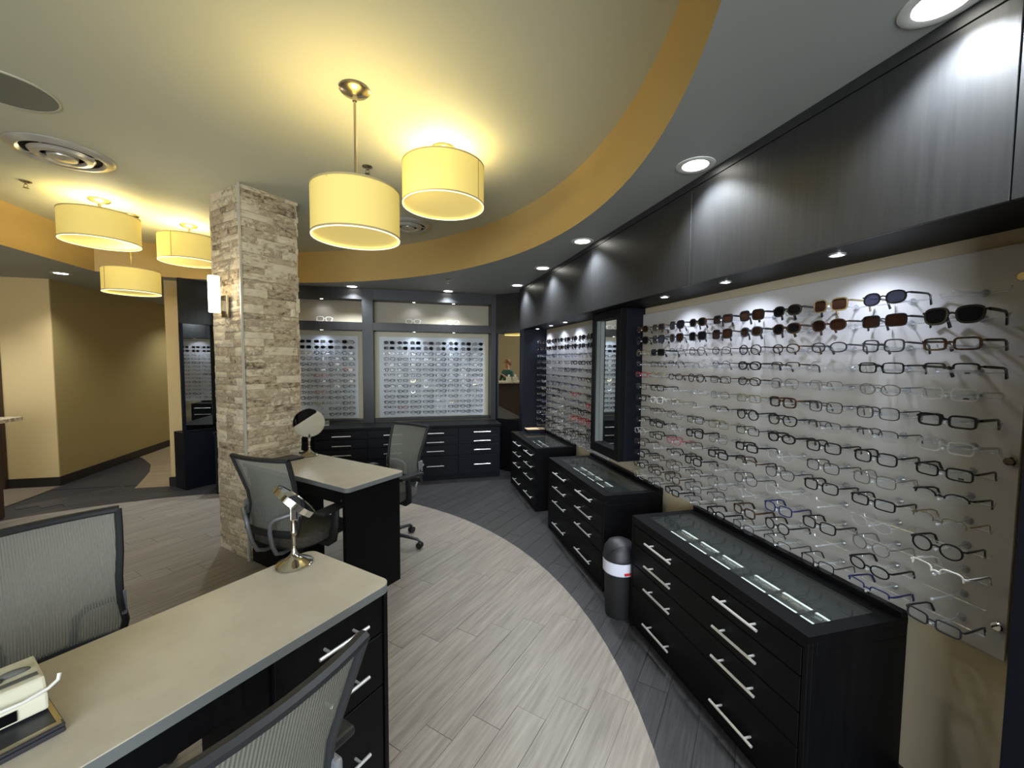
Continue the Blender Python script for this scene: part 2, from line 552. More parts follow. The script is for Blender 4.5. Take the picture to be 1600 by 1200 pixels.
for i in range(N):
    p, q = rect[i], rect[(i + 1) % N]
    if abs(p[0] - q[0]) > 1e-4 and abs(p[1] - q[1]) > 1e-4:
        c = cornerfix[(1 if p[0] + q[0] > -3 else -1, 1 if p[1] + q[1] > 5 else -1)]
        mb.add([(p[0], p[1], ZS), (q[0], q[1], ZS), (c[0], c[1], ZS)], [(0, 1, 2)])
struct("ceiling_1", mb, M_soffit)
mb = MB()
mb.add([(x, y, ZS) for x, y in outl] + [(x, y, ZC) for x, y in outl], [(i, (i + 1) % N, N + (i + 1) % N, N + i) for i in range(N)])
o = struct("trim_1", mb, M_gold, smooth=True)
mb = MB()
mb.add([(x, y, ZC) for x, y in outl], [tuple(range(N))])
struct("ceiling", mb, M_ceil)
struct("ceiling_2", bx(-7.3, 2.0, -3.2, 10.2, ZC + 0.05, ZC + 0.1), M_soffit)

# walls
struct("wall_right", bx(XW, XW + 0.12, -3.0, 5.9, 0, ZS), M_beige)
struct("wall_back", bx(-2.46, XW, 5.72, 5.84, 0, ZS), M_beige)
struct("wall_passage", bx(-2.70, -2.46, 5.60, 10.0, 0, ZS), M_wall)
struct("wall_hall", bx(-4.07, -3.95, 5.901, 10.0, 0, ZS), M_olive)
struct("wall_hall_end", bx(-4.07, -2.46, 9.9, 10.02, 0, ZS), M_olive)
struct("wall_left", bx(-7.1, -3.95, 5.885, 5.90, 0, ZS), M_wall)
struct("wall_far_left", bx(-7.2, -7.1, -3.0, 6.0, 0, ZS), M_wall)
struct("wall_front", bx(-7.1, XW + .1, -3.12, -3.0, 0, ZS + .4), M_wall)
win = struct("window_1", bx(-2.65, 0.85, -2.998, -2.96, 0.65, 2.35), M_espresso)
MB().box(-2.55, -0.93, -2.958, -2.950, 0.72, 2.28).obj("pane", M_pane, win)
MB().box(-0.87, 0.75, -2.958, -2.950, 0.72, 2.28).obj("pane", M_pane, win)
struct("baseboard_hall", bx(-3.95, -3.935, 5.886, 9.9, 0, 0.105), M_base)
struct("baseboard_left", bx(-7.0, -3.935, 5.87, 5.885, 0, 0.105), M_base)
struct("baseboard_passage", bx(-2.715, -2.46, 5.585, 5.60, 0, 0.105), M_base)
struct("baseboard_right", bx(XW - 0.012, XW, 0.63, 4.83, 0, 0.09), M_base)
d1 = struct("door_1", bx(-5.35, -4.42, 5.845, 5.885, 0, 2.0), M_walnut)
MB().box(-5.29, -4.48, 5.837, 5.845, 0.02, 1.94).obj("panel", M_olive, d1)

# ================================================================== STONE PILLAR
ac, bc = 3.4075, 1.78
HW = 0.2125
pil = MB().box(-HW + .012, HW - .012, -HW + .012, HW - .012, 0, ZC).obj("wall_pillar", M_grout, None, loc=AB(ac, bc), rotz=PI / 4)
tag(pil, kind="structure")
def stone_variant(seed):
    r = random.Random(seed)
    nx, nz = 4, 2
    vs, fs = [], []
    for j in range(nz + 1):
        for i in range(nx + 1):
            e = i in (0, nx) or j in (0, nz)
            d = (0.55 if e else 0.85) + r.uniform(-0.15, 0.15)
            vs.append((i / nx - 0.5, -d, j / nz - 0.5))
    for j in range(nz):
        for i in range(nx):
            k = j * (nx + 1) + i
            fs.append((k, k + 1, k + nx + 2, k + nx + 1))
    rim = [i for i in range(nx + 1)] + [(j + 1) * (nx + 1) - 1 for j in range(1, nz + 1)] + [nz * (nx + 1) + i for i in range(nx - 1, -1, -1)] + [j * (nx + 1) for j in range(nz - 1, 0, -1)]
    o = len(vs)
    for i in rim:
        x, y, z = vs[i]; vs.append((x, 0, z))
    R = len(rim)
    for i in range(R):
        fs.append((rim[i], o + i, o + (i + 1) % R, rim[(i + 1) % R]))
    return MB().add(vs, fs).mesh("stone", [M_stone])
stones = [stone_variant(s) for s in range(8)]
rs = random.Random(11)
ns = 0
rest = MB()
for face in range(4):
    rz = {0: 0.0, 1: -PI / 2, 2: PI, 3: PI / 2}[face]
    # face 0: normal -a (local -y); face 1: normal -b (local -x); 2,3 hidden sides
    z = 0.0
    Mr = Matrix.Rotation(rz, 4, 'Z')
    while z < ZC - 0.005:
        h = rs.choice((0.040, 0.048, 0.056, 0.066))
        if z + h > ZC - 0.02: h = ZC - z
        x = -HW + 0.002
        while x < HW - 0.003:
            L = rs.uniform(0.10, 0.25) if face == 0 else rs.uniform(0.08, 0.2)
            if x + L > HW - 0.05: L = HW - 0.002 - x
            d = rs.uniform(0.012, 0.026)
            c = Vector((x + L / 2, -HW + 0.0125, z + h / 2))
            if face < 2:
                o = put("stone", rs.choice(stones), pil)
                o.location = Mr @ c
                o.rotation_euler = (0, 0, rz)
                o.scale = (L - 0.0015, d, h - 0.0015)
                ns += 1
            else:
                rest.box(x + .001, x + L - .001, -HW + .012 - d, -HW + .013, z + .001, z + h - .001, None, Mr)
            x += L
        z += h
print("stones", ns)
o = rest.obj("stone_cladding", M_stone, pil); tag(o, kind="stuff")
MB().box(-HW - .010, -HW + .004, -HW - .010, -HW + .004, 0.0, ZC).obj("corner_bead", M_bead, pil)

# ================================================================== RIGHT WALL: header, boards, mirror box
hd = thing("display_header", "dark espresso wood fascia running above the right wall displays", "fascia", (0, 0, 0))
MB().box(1.376, XW - .002, -1.6, 5.0, 1.881, 1.899).obj("underside", M_black, hd)
MB().box(1.64, XW - .002, -1.6, 5.0, 1.90, ZS - .002).obj("backing", M_black, hd)
for y0, y1 in ((-1.6, -0.463), (-0.46, 0.667), (0.67, 1.797), (1.80, 2.927), (2.93, 4.057), (4.06, 5.0)):
    MB().box(1.364, 1.376, y0, y1, 1.881, 2.347).obj("panel", M_espresso, hd, bevel=0.001, segs=1)
MB().box(1.36, 1.376, -1.6, 5.0, 2.349, ZS - .001).obj("cornice_strip", M_espresso, hd)

tag(bx(1.39, XW - .002, 0.15, 0.626, 0, 1.88).obj("end_pilaster", M_navy, bevel=0.002), "tall dark full-height panel beside the near end of the frame display", "panel")
tag(bx(1.364, XW - .002, 4.845, 5.0, 0, 1.88).obj("end_pilaster", M_navy, bevel=0.002), "tall dark end panel at the far end of the right wall display", "panel")

mbx = thing("wall_mirror", "tall dark-framed wall mirror between the two right wall frame displays", "mirror", (1.472, 2.9025, 0.769))
y0, y1, z0, z1 = -0.2325, 0.2325, 0.0, 1.111
MB().box(0.05, 0.196, y0, y1, z0, z1).obj("box", M_navy, mbx, bevel=0.002)
for nm, q in (("frame", (y0, y0 + .062, z0, z1)), ("frame", (y1 - .062, y1, z0, z1)), ("frame", (y0 + .062, y1 - .062, z0, z0 + .075)), ("frame", (y0 + .062, y1 - .062, z1 - .06, z1))):
    MB().box(0, 0.05, *q).obj(nm, M_black, mbx, bevel=0.002)
MB().box(0.045, 0.0495, y0 + .062, y1 - .062, z0 + .075, z1 - .06).obj("mirror_glass", M_mirror, mbx)
MB().box(0.012, 0.044, y1 - .066, y1 - .0621, z0 + .076, z1 - .061).obj("lit_jamb", M_deskedge, mbx)  # light falling on the far jamb, put into its colour as grey

# ---- eyewear display boards with clear rods
ROWS = [1.717 - 0.0758 * k for k in range(14)]
ROWS[1] = 1.643; ROWS[2] = 1.561; ROWS[3] = 1.488; ROWS[4] = 1.416
rod_me = None
def make_rod():
    mb = MB()
    mb.tube([(0, 0, 0), (0, 0.135, 0)], 0.0028, 6)
    mb.sphere((0, 0.137, 0), 0.0045, 8, 6)
    mb.lathe([(0.010, 0), (0.012, 0.006), (0.006, 0.012)], 10, None, Matrix.Rotation(-PI / 2, 4, 'X'))
    mb.tube([(-0.079, 0.05, 0.008), (-0.075, 0.05, -0.0045), (0.075, 0.05, -0.0045), (0.079, 0.05, 0.008)], 0.0022, 5)
    return mb.mesh("rod", [M_acry], smooth=True)
rod_me = make_rod()

boardA = thing("display_board", "large grey board of spectacle frames on the near right wall", "display board", (1.655, 1.71, 0))
MB().box(-0.004, 0.004, -0.96, 0.96, 0.648, 1.835).obj("panel", M_board, boardA, bevel=0.001, segs=1)
for z in (0.745, 1.226, 1.741):
    for y in (-0.945, 0.945):
        MB().lathe([(0.013, 0), (0.014, 0.012), (0.011, 0.016)], 14, None, Matrix.Translation((-0.004, y, z)) @ Matrix.Rotation(-PI / 2, 4, 'Y')).obj("standoff", M_chrome, boardA, smooth=True)
boardB = thing("display_board", "grey board of spectacle frames on the far right wall past the mirror", "display board", (1.655, 3.98, 0))
MB().box(-0.004, 0.004, -0.82, 0.82, 0.648, 1.835).obj("panel", M_board, boardB, bevel=0.001, segs=1)
YA = [0.845 + 0.18 * k for k in range(10)]
YB = [3.27 + 0.18 * k for k in range(9)]
for bd, ys, yc in ((boardA, YA, 1.71), (boardB, YB, 3.98)):
    for y in ys:
        for z in ROWS:
            o = put("rod", rod_me, bd, (-0.004, y - yc, z - 0.0095), PI / 2)

# ================================================================== BACK WALL DISPLAY
disp = thing("display_cabinet", "dark wood display surround with upper niches along the back wall", "cabinet", (0, 5.5, 0))
def db(nm, x0, x1, y0, y1, z0, z1, m_=M_espresso):
    return MB().box(x0, x1, y0, y1, z0, z1).obj(nm, m_, disp, bevel=0.0015, segs=1)
for x0, x1 in ((-2.06, -1.95), (-0.55, -0.42), (1.10, 1.17)):
    db("upright", x0, x1, 0, 0.215, 0.69, ZS)
for x0, x1 in ((-1.95, -0.55), (-0.42, 1.10)):
    db("top_rail", x0, x1, 0, 0.215, 2.25, ZS)
    db("shelf", x0, x1, 0, 0.215, 1.865, 1.965)
    db("bottom_rail", x0, x1, 0.10, 0.215, 0.69, 0.725)
    db("back_panel", x0, x1, 0.20, 0.215, 1.965, 2.25, M_niche)
    db("back_panel", x0, x1, 0.20, 0.215, 0.725, 1.865, M_mat)
backR = thing("display_board", "pale board of spectacle frames on the back wall, fully visible", "display board", (0.34, 5.688, 0))
MB().box(-0.70, 0.70, -0.006, 0.006, 0.735, 1.80).obj("panel", M_boardw, backR, bevel=0.001, segs=1)
backL = thing("display_board", "pale board of spectacle frames on the back wall, partly behind pillar", "display board", (-1.28, 5.688, 0))
MB().box(-0.66, 0.66, -0.006, 0.006, 0.735, 1.80).obj("panel", M_boardw, backL, bevel=0.001, segs=1)
XR = [-0.229 + 0.1655 * k for k in range(8)]
XL = [-1.217 + 0.162 * k for k in range(4)]
ZB = [1.722 - 0.0703 * k for k in range(14)]
for bd, xs, xc in ((backR, XR, 0.34), (backL, XL, -1.28)):
    for x in xs:
        for z in ZB:
            put("rod", rod_me, bd, (x - xc, -0.006, z - 0.0095), PI)

# lower cabinets along the back wall
def bar_handle(L, along):
    """bar handle centred on the origin, standing 28 mm off along -y, bar along x"""
    mb = MB()
    mb.tube([(-L / 2, -0.030, 0), (L / 2, -0.030, 0)], 0.0055, 8)
    for s in (-1, 1):
        mb.tube([(s * (L / 2 - 0.035), -0.030, 0), (s * (L / 2 - 0.035), 0.0, 0)], 0.0045, 6)
    return mb.mesh("handle", [M_steel], smooth=True)

def drawer_unit(name, label, cat, loc, rotz, W, D, H, cols, rows, hl, hz, body_m, drawer_m, gap=0.004, hoff=None, group=None):
    """front faces local -y at y=0; body runs to y=D; width along x centred on the origin"""
    t = thing(name, label, cat, loc, rotz, group)
    MB().box(-W / 2, W / 2, 0.018, D, 0.0, H).obj("body", body_m, t, bevel=0.0015, segs=1)
    hm = bar_handle(hl, 'x')
    n_ = len(cols)
    for i, (x0, x1) in enumerate(cols):
        for j, (z0, z1) in enumerate(rows):
            dr = MB().box(-(x1 - x0) / 2 + gap, (x1 - x0) / 2 - gap, 0, 0.018, -(z1 - z0) / 2 + gap / 2, (z1 - z0) / 2 - gap / 2).obj("drawer", drawer_m, t, bevel=0.0015, segs=1)
            dr.location = ((x0 + x1) / 2, 0, (z0 + z1) / 2)
            h = put("handle", hm, dr)
            h.location = ((hoff[i] if hoff else 0), 0, hz[j] - (z0 + z1) / 2)
    return t

rowsB = [(0.56, 0.655), (0.445, 0.555), (0.31, 0.44), (0.06, 0.305)]
hzB = [0.597, 0.485, 0.373, 0.187]
for nm, lab, x0, x1, cols, hoff in (
    ("drawer_cabinet", "black drawer cabinet under the fully visible back wall board", 0.03, 1.15, [(0.05, 0.60), (0.61, 1.13)], [0.0, 0.04]),
    ("drawer_cabinet", "black drawer cabinet on the back wall, partly hidden behind the pillar side desk", -1.06, 0.02, [(-1.04, -0.47), (-0.46, 0.0)], [0.0, 0.05]),
    ("drawer_cabinet", "black drawer cabinet on the back wall, behind the stone pillar", -2.06, -1.07, [(-2.05, -1.58), (-1.57, -1.08)], [0, 0])):
    xm = (x0 + x1) / 2
    drawer_unit(nm, lab, "cabinet", (xm, 5.12, 0), 0, x1 - x0, 0.58, 0.665, [(a_ - xm, b_ - xm) for a_, b_ in cols], rowsB, 0.21, hzB, M_navy, M_navy, hoff=hoff)
tag(bx(-2.07, 1.16, 5.105, 5.5, 0.6655, 0.69).obj("countertop", M_black, bevel=0.002), "black countertop over the drawer cabinets on the back wall", "countertop")

# angled corner mirrors
def corner_mirror(label, loc, rotz, W, zb, zt, base_m, top_m, base=True, face=0.02):
    t = thing("corner_mirror", label, "mirror", loc, rotz)
    MB().box(0, W, 0.0, 0.03, zt, ZS).obj("upper_panel", top_m, t)
    MB().box(0.03, W - 0.03, 0.012, 0.016, zb + .02, zt - .005).obj("mirror_glass", M_mirror, t)
    MB().box(0, W, 0.017, 0.03, zb, zt).obj("back_panel", M_black, t)
    for x0, x1 in ((0, 0.03), (W - 0.03, W)):
        MB().box(x0, x1, 0.0, 0.017, zb, zt).obj("frame", M_navy, t)
    MB().box(0.03, W - 0.03, 0.0, 0.017, zb, zb + .02).obj("frame", M_black, t)
    MB().box(0, W, 0.0, 0.25 if base else 0.03, 0, zb).obj("base_panel", base_m, t)
    return t
corner_mirror("tall corner mirror in a dark surround beyond the far right display", (1.165, 5.495, 0), -PI / 4, 0.62, 0.69, 1.865, M_black, M_espresso, base=False)
corner_mirror("tall corner mirror above a navy base, left of the stone pillar", (-2.45, 5.36, 0), PI / 4, 0.50, 0.652, 1.89, M_navy, M_espresso)

# ================================================================== EYEWEAR
def FM(name, rgb, rough=0.25, metal=0.0):
    return mat(name, rgb, rough, metal)
FRAME_M = {
    "black": FM("black_acetate", (18, 18, 21)),
    "tortoise": noise_color(FM("tortoise_acetate", (60, 40, 26)), (22, 15, 11), (76, 52, 34), nscale=90, lo=0.4, hi=0.6),
    "gunmetal": FM("gunmetal_wire", (74, 76, 84), 0.3, 0.7),
    "silver": FM("silver_wire", (180, 180, 182), 0.25, 0.9),
    "gold": FM("gold_wire", (184, 168, 128), 0.25, 0.9),
    "brown": FM("brown_acetate", (52, 36, 28)),
    "blue": FM("navy_acetate", (34, 40, 84)),
    "red": FM("red_acetate", (150, 34, 44)),
    "pink": FM("pink_acetate", (230, 150, 176)),
    "white": FM("white_acetate", (232, 230, 224)),
    "clear": see_through("clear_acetate", (232, 232, 230), 0.16, 0.05, (244, 244, 244), 0.12),
}
SHAPES = {  # half width, half height, exponent, thickness, brow
    "rectangular": (0.0270, 0.0165, 4.5),
    "square": (0.0262, 0.0195, 3.6),
    "round": (0.0240, 0.0215, 2.1),
    "oval": (0.0262, 0.0175, 2.3),
    "pillow shaped": (0.0275, 0.0205, 2.8),
}
def rim_pts(shape, sx, n_=18, grow=0.0):
    hw, hh, ex = SHAPES[shape]
    hw += grow; hh += grow
    pts = []
    for i in range(n_):
        a = 2 * PI * i / n_
        c, s = math.cos(a), math.sin(a)
        x = hw * math.copysign(abs(c) ** (2 / ex), c)
        z = hh * math.copysign(abs(s) ** (2 / ex), s)
        if shape == "pillow shaped": x *= 1.0 + 0.10 * (z / hh)
        pts.append((sx * (hw + 0.0098) + sx * x, z))
    return pts
def lens_y(x):
    return -0.9 * x * x / 0.07 * 0.12 - 0.0

def glasses_geo(shape, t, half):
    """frame, lenses and temples as separate builders; front outward is +y, temples run to -y"""
    fr, ln, tl, tr_ = MB(), [], MB(), MB()
    hw, hh, ex = SHAPES[shape]
    for sx in (-1, 1):
        pts = rim_pts(shape, sx)
        path = [(x, lens_y(x), z) for x, z in pts]
        if half:
            up_ = [p for p in path if p[2] > -0.004]
            up_.sort(key=lambda p: p[0])
            fr.tube(up_, (t * 0.9), 4)
        else:
            fr.tube(path, (t * 1.0), 4, closed=True)
        L = MB()
        L.add([(x * 0.995, lens_y(x), z * 0.98) for x, z in pts], [tuple(range(len(pts)))])
        ln.append(L)
        ex_ = sx * (2 * hw + 0.0098)
        fr.tube([(ex_ - sx * 0.003, lens_y(ex_), hh * 0.45), (ex_ + sx * 0.005, lens_y(ex_) - 0.002, hh * 0.5), (ex_ + sx * 0.0065, lens_y(ex_) - 0.009, hh * 0.5)], t * 1.15, 4)
        tb = tl if sx < 0 else tr_
        e = ex_ + sx * 0.0065
        tb.tube([(e, lens_y(ex_) - 0.009, hh * 0.5), (e - sx * 0.001, -0.05, hh * 0.45), (e - sx * 0.004, -0.093, hh * 0.38), (e - sx * 0.007, -0.108, hh * 0.1), (e - sx * 0.010, -0.119, -0.023)],
                [(t * 0.8, t * 1.5), (t * 0.75, t * 1.5), (t * 0.7, t * 1.3), (t * 0.8, t * 1.6), (t * 0.9, t * 1.9)], 4)
    fr.tube([(-0.0095, lens_y(0.009), 0.004), (0, 0.001, 0.0065), (0.0095, lens_y(0.009), 0.004)], t, 4)
    return fr, ln, tl, tr_

def merged(dst, src, m_, M=None):
    dst.add(src.v, src.f, m_, M)

PART_CACHE, WHOLE_CACHE = {}, {}
def glasses_parts(shape, t, half, fm, lm):
    k = (shape, t, half, fm.name, lm.name)
    if k not in PART_CACHE:
        fr, ln, tl, tr_ = glasses_geo(shape, t, half)
        PART_CACHE[k] = (fr.mesh("frame", [fm], True), [q.mesh("lens", [lm]) for q in ln], tl.mesh("temple", [fm], True), tr_.mesh("temple", [fm], True))
    return PART_CACHE[k]
def glasses_whole(shape, t, half, fm, lm):
    k = (shape, t, half, fm.name, lm.name)
    if k not in WHOLE_CACHE:
        fr, ln, tl, tr_ = glasses_geo(shape, t, half)
        mb = MB()
        merged(mb, fr, fm); merged(mb, tl, fm); merged(mb, tr_, fm)
        for q in ln: merged(mb, q, lm)
        WHOLE_CACHE[k] = mb.mesh("eyeglasses", None, True)
    return WHOLE_CACHE[k]

LAST = [None]
def add_glasses(name, label, cat, group, loc, rot, spec, parts):
    shape, th, half, col, lens = spec
    fm, lm = FRAME_M[col], lens
    if parts:
        fr, ln, tl, tr_ = glasses_parts(shape, th, half, fm, lm)
        o = put(name, fr)
        for q in ln: put("lens", q, o)
        put("temple", tl, o); put("temple", tr_, o)
    else:
        o = put(name, glasses_whole(shape, th, half, fm, lm))
    o.location = loc
    o.rotation_euler = rot
    LAST[0] = o.name
    return tag(o, label, cat, group)

THIN, MED, THICK, BACK = 0.0018, 0.0027, 0.0035, 0.0031
rg = random.Random(5)
SH = list(SHAPES)
def random_spec(sun, warm=False):
    if sun:
        return (rg.choice(("rectangular", "pillow shaped", "oval", "square", "round")), rg.choice((MED, THICK)), False,
                rg.choice(("black", "black", "black", "tortoise", "gunmetal", "brown")), rg.choice((M_sun, M_sun, M_sun, M_sunb, M_sung)))
    col = rg.choices(("black", "gunmetal", "tortoise", "silver", "gold", "brown", "blue", "clear", "red", "white"), (38, 22, 8, 8, 4, 9, 5, 6, 2, 1))[0]
    th = rg.choice((THIN, MED)) if col in ("black", "brown", "blue", "tortoise") else THIN
    if col in ("black", "tortoise", "clear") and rg.random() < 0.35: th = THICK
    half = th < THICK and rg.random() < 0.3
    return (rg.choice(SH), th, half, col, M_lens)
NEAR = {0: [None, ("pillow shaped", THICK, False, "black", M_sun), ("rectangular", THICK, False, "tortoise", M_lens), ("rectangular", THICK, True, "black", M_lens),
            ("rectangular", MED, False, "clear", M_lens), ("rectangular", 0.0036, False, "black", M_lens), ("rectangular", 0.0034, False, "clear", M_lens), ("rectangular", MED, False, "black", M_lens),
            ("oval", MED, True, "black", M_lens), ("square", THIN, True, "gold", M_lens), ("round", MED, False, "black", M_lens), ("square", MED, True, "white", M_lens), None, ("rectangular", MED, False, "gunmetal", M_lens)],
        1: [("oval", MED, False, "black", M_sung), ("rectangular", MED, False, "black", M_sunb), ("square", MED, False, "gunmetal", M_lens), ("rectangular", MED, False, "black", M_lens),
            ("oval", THIN, False, "silver", M_lens), ("square", THIN, False, "gunmetal", M_lens), ("square", THIN, True, "gunmetal", M_lens), ("square", MED, False, "black", M_lens),
            ("square", THIN, False, "silver", M_lens), ("rectangular", MED, False, "black", M_lens), ("oval", THIN, False, "clear", M_lens), ("round", THIN, False, "silver", M_lens),
            ("oval", MED, False, "black", M_lens), ("rectangular", MED, True, "blue", M_lens)],
        2: [("square", MED, False, "gold", M_sunb), ("oval", MED, False, "brown", M_sunb), ("oval", MED, False, "gunmetal", M_lens), ("square", THIN, False, "clear", M_lens),
            ("square", THIN, True, "silver", M_lens), ("square", THIN, False, "gunmetal", M_lens), ("square", THIN, True, "gunmetal", M_lens), ("square", MED, False, "black", M_lens),
            ("square", THIN, False, "gunmetal", M_lens), ("square", MED, False, "black", M_lens), None, ("square", MED, False, "black", M_lens), None, ("square", THIN, False, "black", M_lens)]}
LNAME = {M_sun.name: "black-lensed", M_sunb.name: "brown-lensed", M_sung.name: "grey-lensed"}
def glabel(spec, sun, r, ccol, where):
    shape, th, half, col, lens = spec
    adj = {THIN: "thin ", MED: "", THICK: "chunky "}.get(th, "chunky ")
    if sun: s = f"{col} {LNAME[lens.name]} sunglasses"
    else: s = f"{adj}{col} {'half-rim ' if half else ''}eyeglasses"
    return f"{s}, {r} row down, {ccol} {where}"

for ci, y in enumerate(YA):
    for ri, z in enumerate(ROWS):
        sun = ri < 2 or (ri == 2 and ci == 8)
        spec = NEAR[ci][ri] if ci in NEAR else random_spec(sun)
        if spec is None: continue
        if ci not in NEAR and rg.random() < 0.03: continue
        hh = SHAPES[spec[0]][1]
        lab = glabel(spec, sun, ORD[ri], ORD[ci], "from near end, large right board")
        add_glasses("sunglasses" if sun else "eyeglasses", lab, "sunglasses" if sun else "eyeglasses", "frames on the large near right board",
                    (1.518 + rg.uniform(-.003, .001), y + rg.uniform(-.0015, .0015), z - 0.004),
                    (math.radians(rg.uniform(-2.5, 1.5)), 0, PI / 2 + math.radians(rg.uniform(-3, 3))), spec, ci < 7)
        o = sc.objects[LAST[0]]
        if sun: o.scale = (1, 1, 1.14)
        if ci == 0 and ri in (3, 4, 7):       # tiny printed label on the demo lens
            MB().box(-0.046, -0.034, -0.0045, -0.0035, -0.0125, -0.0085).obj("lens_print", M_screen, o)
rest = MB()
for ci, y in enumerate(YB):
    for ri, z in enumerate(ROWS):
        sun = ri < 2
        spec = random_spec(sun)
        if ci < 3 and ri in (7, 8, 10) and rg.random() < 0.5: spec = (spec[0], MED, False, "red", M_lens)
        loc = (1.518 + rg.uniform(-.003, .001), y + rg.uniform(-.0015, .0015), z - 0.004)
        rot = (math.radians(rg.uniform(-2.5, 1.5)), 0, PI / 2 + math.radians(rg.uniform(-3, 3)))
        if sun or ci < 3:
            add_glasses("sunglasses" if sun else "eyeglasses", glabel(spec, sun, ORD[ri], ORD[ci], "from mirror, far right board"), "sunglasses" if sun else "eyeglasses",
                        "frames on the far right board", loc, rot, spec, False)
        else:
            M = Matrix.Translation(loc) @ Euler(rot).to_matrix().to_4x4()
            fr, ln, tl, tr_ = glasses_geo(spec[0], spec[1], spec[2])
            for q in (fr, tl, tr_): merged(rest, q, FRAME_M[spec[3]], M)
            for q in ln: merged(rest, q, M_lens, M)
o = rest.obj("eyeglasses_rows", None, None, smooth=True)
tag(o, "many small eyeglasses filling the far columns of the far right board", "eyeglasses", None, "stuff")
for nm, xs, where, grp in (("R", XR, "from left, wide back wall board", "frames on the wide back wall board"), ("L", XL, "from pillar, narrow back wall board", "frames on the back wall board beside the pillar")):
    for ci, x in enumerate(xs):
        for ri, z in enumerate(ZB):
            sun = ri < 2
            if nm == "L" and ri >= 12 and ci < 2: continue
            spec = random_spec(sun)
            if not sun and spec[3] in ("clear", "silver", "white", "gold") and rg.random() < 0.55: spec = (spec[0], BACK, False, rg.choice(("black", "black", "gunmetal", "brown")), M_lens)
            if not sun and spec[1] in (THIN, MED) and spec[3] not in ("clear", "silver"): spec = (spec[0], BACK) + spec[2:]
            add_glasses("sunglasses" if sun else "eyeglasses", glabel(spec, sun, ORD[ri], ORD[ci], where), "sunglasses" if sun else "eyeglasses", grp,
                        (x + rg.uniform(-.0015, .0015), 5.549, z - 0.004), (math.radians(rg.uniform(-2.5, 1.5)), 0, PI + math.radians(rg.uniform(-3, 3))), spec, False)
for x, col, lab in ((-1.0, "silver", "white square eyeglasses standing in the upper niche nearest the pillar"), (0.075, "white", "white upswept eyeglasses standing in the middle of the wide upper back niche"), (0.60, "silver", "white square eyeglasses standing at the far right of the wide upper back niche")):
    sp = ("pillow shaped" if col == "white" else "square", THICK, False, "white" if x > -.5 else "white", M_lens)
    add_glasses("eyeglasses", lab, "eyeglasses", None, (x, 5.60, 1.9655 + 0.035), (0, 0, PI + (0 if col == "white" else 0.35)), sp, False).scale = (1.4, 0.55, 1.4)

# ================================================================== RIGHT WALL DRAWER CABINETS WITH GLASS TOPS
def tray_strip_geo():
    pass
def case_cabinet(label, y0, y1, cols, hl):
    W, H, D = y1 - y0, 0.635, 0.4275
    yc = (y0 + y1) / 2
    # local x -> world -Y (so the front, local -y, faces -X): rotz = -90deg
    t = thing("display_cabinet", label, "cabinet", (1.22, yc, 0), -PI / 2)
    B = lambda nm, x0, x1, a0, a1, z0, z1, m_=M_black, bv=0.0015: MB().box(x0, x1, a0, a1, z0, z1).obj(nm, m_, t, bevel=bv, segs=1)
    B("body", -W / 2, W / 2, 0.018, D, 0.0, 0.572)
    B("body_rim", -W / 2, W / 2, 0.0, 0.018, 0.591, 0.612)
    top = MB()
    for q in ((-W / 2, W / 2, 0, 0.075), (-W / 2, W / 2, D - 0.08, D), (-W / 2, -W / 2 + 0.05, 0.075, D - 0.08), (W / 2 - 0.05, W / 2, 0.075, D - 0.08)):
        top.box(*q, 0.612, H)
    top.obj("top_frame", M_black, t)
    for q in ((-W / 2, W / 2, 0.018, 0.036), (-W / 2, W / 2, D - 0.02, D), (-W / 2, -W / 2 + 0.02, 0.036, D - 0.02), (W / 2 - 0.02, W / 2, 0.036, D - 0.02)):
        B("case_side", *q, 0.5725, 0.6118)
    B("glass_top", -W / 2 + 0.0505, W / 2 - 0.0505, 0.0755, D - 0.0805, 0.628, 0.634, M_glass, 0)
    B("back_lip", -W / 2, W / 2, D - 0.03, D, H, 0.657)
    hm = bar_handle(hl, 'x')
    for q in ((-W / 2, -W / 2 + 0.018), (W / 2 - 0.018, W / 2)):
        B("stile", *q, 0.0, 0.0175, 0.0, 0.5905)
    for (z0, z1), hz in zip(((0.49, 0.586), (0.368, 0.486), (0.247, 0.364), (0.03, 0.243)), (0.55, 0.43, 0.306, 0.117)):
        d = MB().box(-W / 2 + .022, W / 2 - .022, 0, 0.0175, -(z1 - z0) / 2, (z1 - z0) / 2).obj("drawer", M_black, t, bevel=0.002, segs=1)
        d.location = (0, 0, (z0 + z1) / 2)
        for (cx0, cx1, hc) in cols:
            h = put("handle", hm, d); h.location = (-(hc - yc), 0, hz - (z0 + z1) / 2)
    return t
case_cabinet("black glass-topped drawer cabinet nearest the camera on the right", 0.98, 2.035, [(1.51, 2.03, 1.752), (0.985, 1.505, 1.255)], 0.215)
case_cabinet("middle black glass-topped drawer cabinet under the wall mirror", 2.37, 3.45, [(2.915, 3.445, 3.13), (2.375, 2.905, 2.65)], 0.26)
case_cabinet("farthest black glass-topped drawer cabinet with a box on top", 3.83, 4.835, [(4.335, 4.83, 4.49), (3.835, 4.33, 4.03)], 0.27)

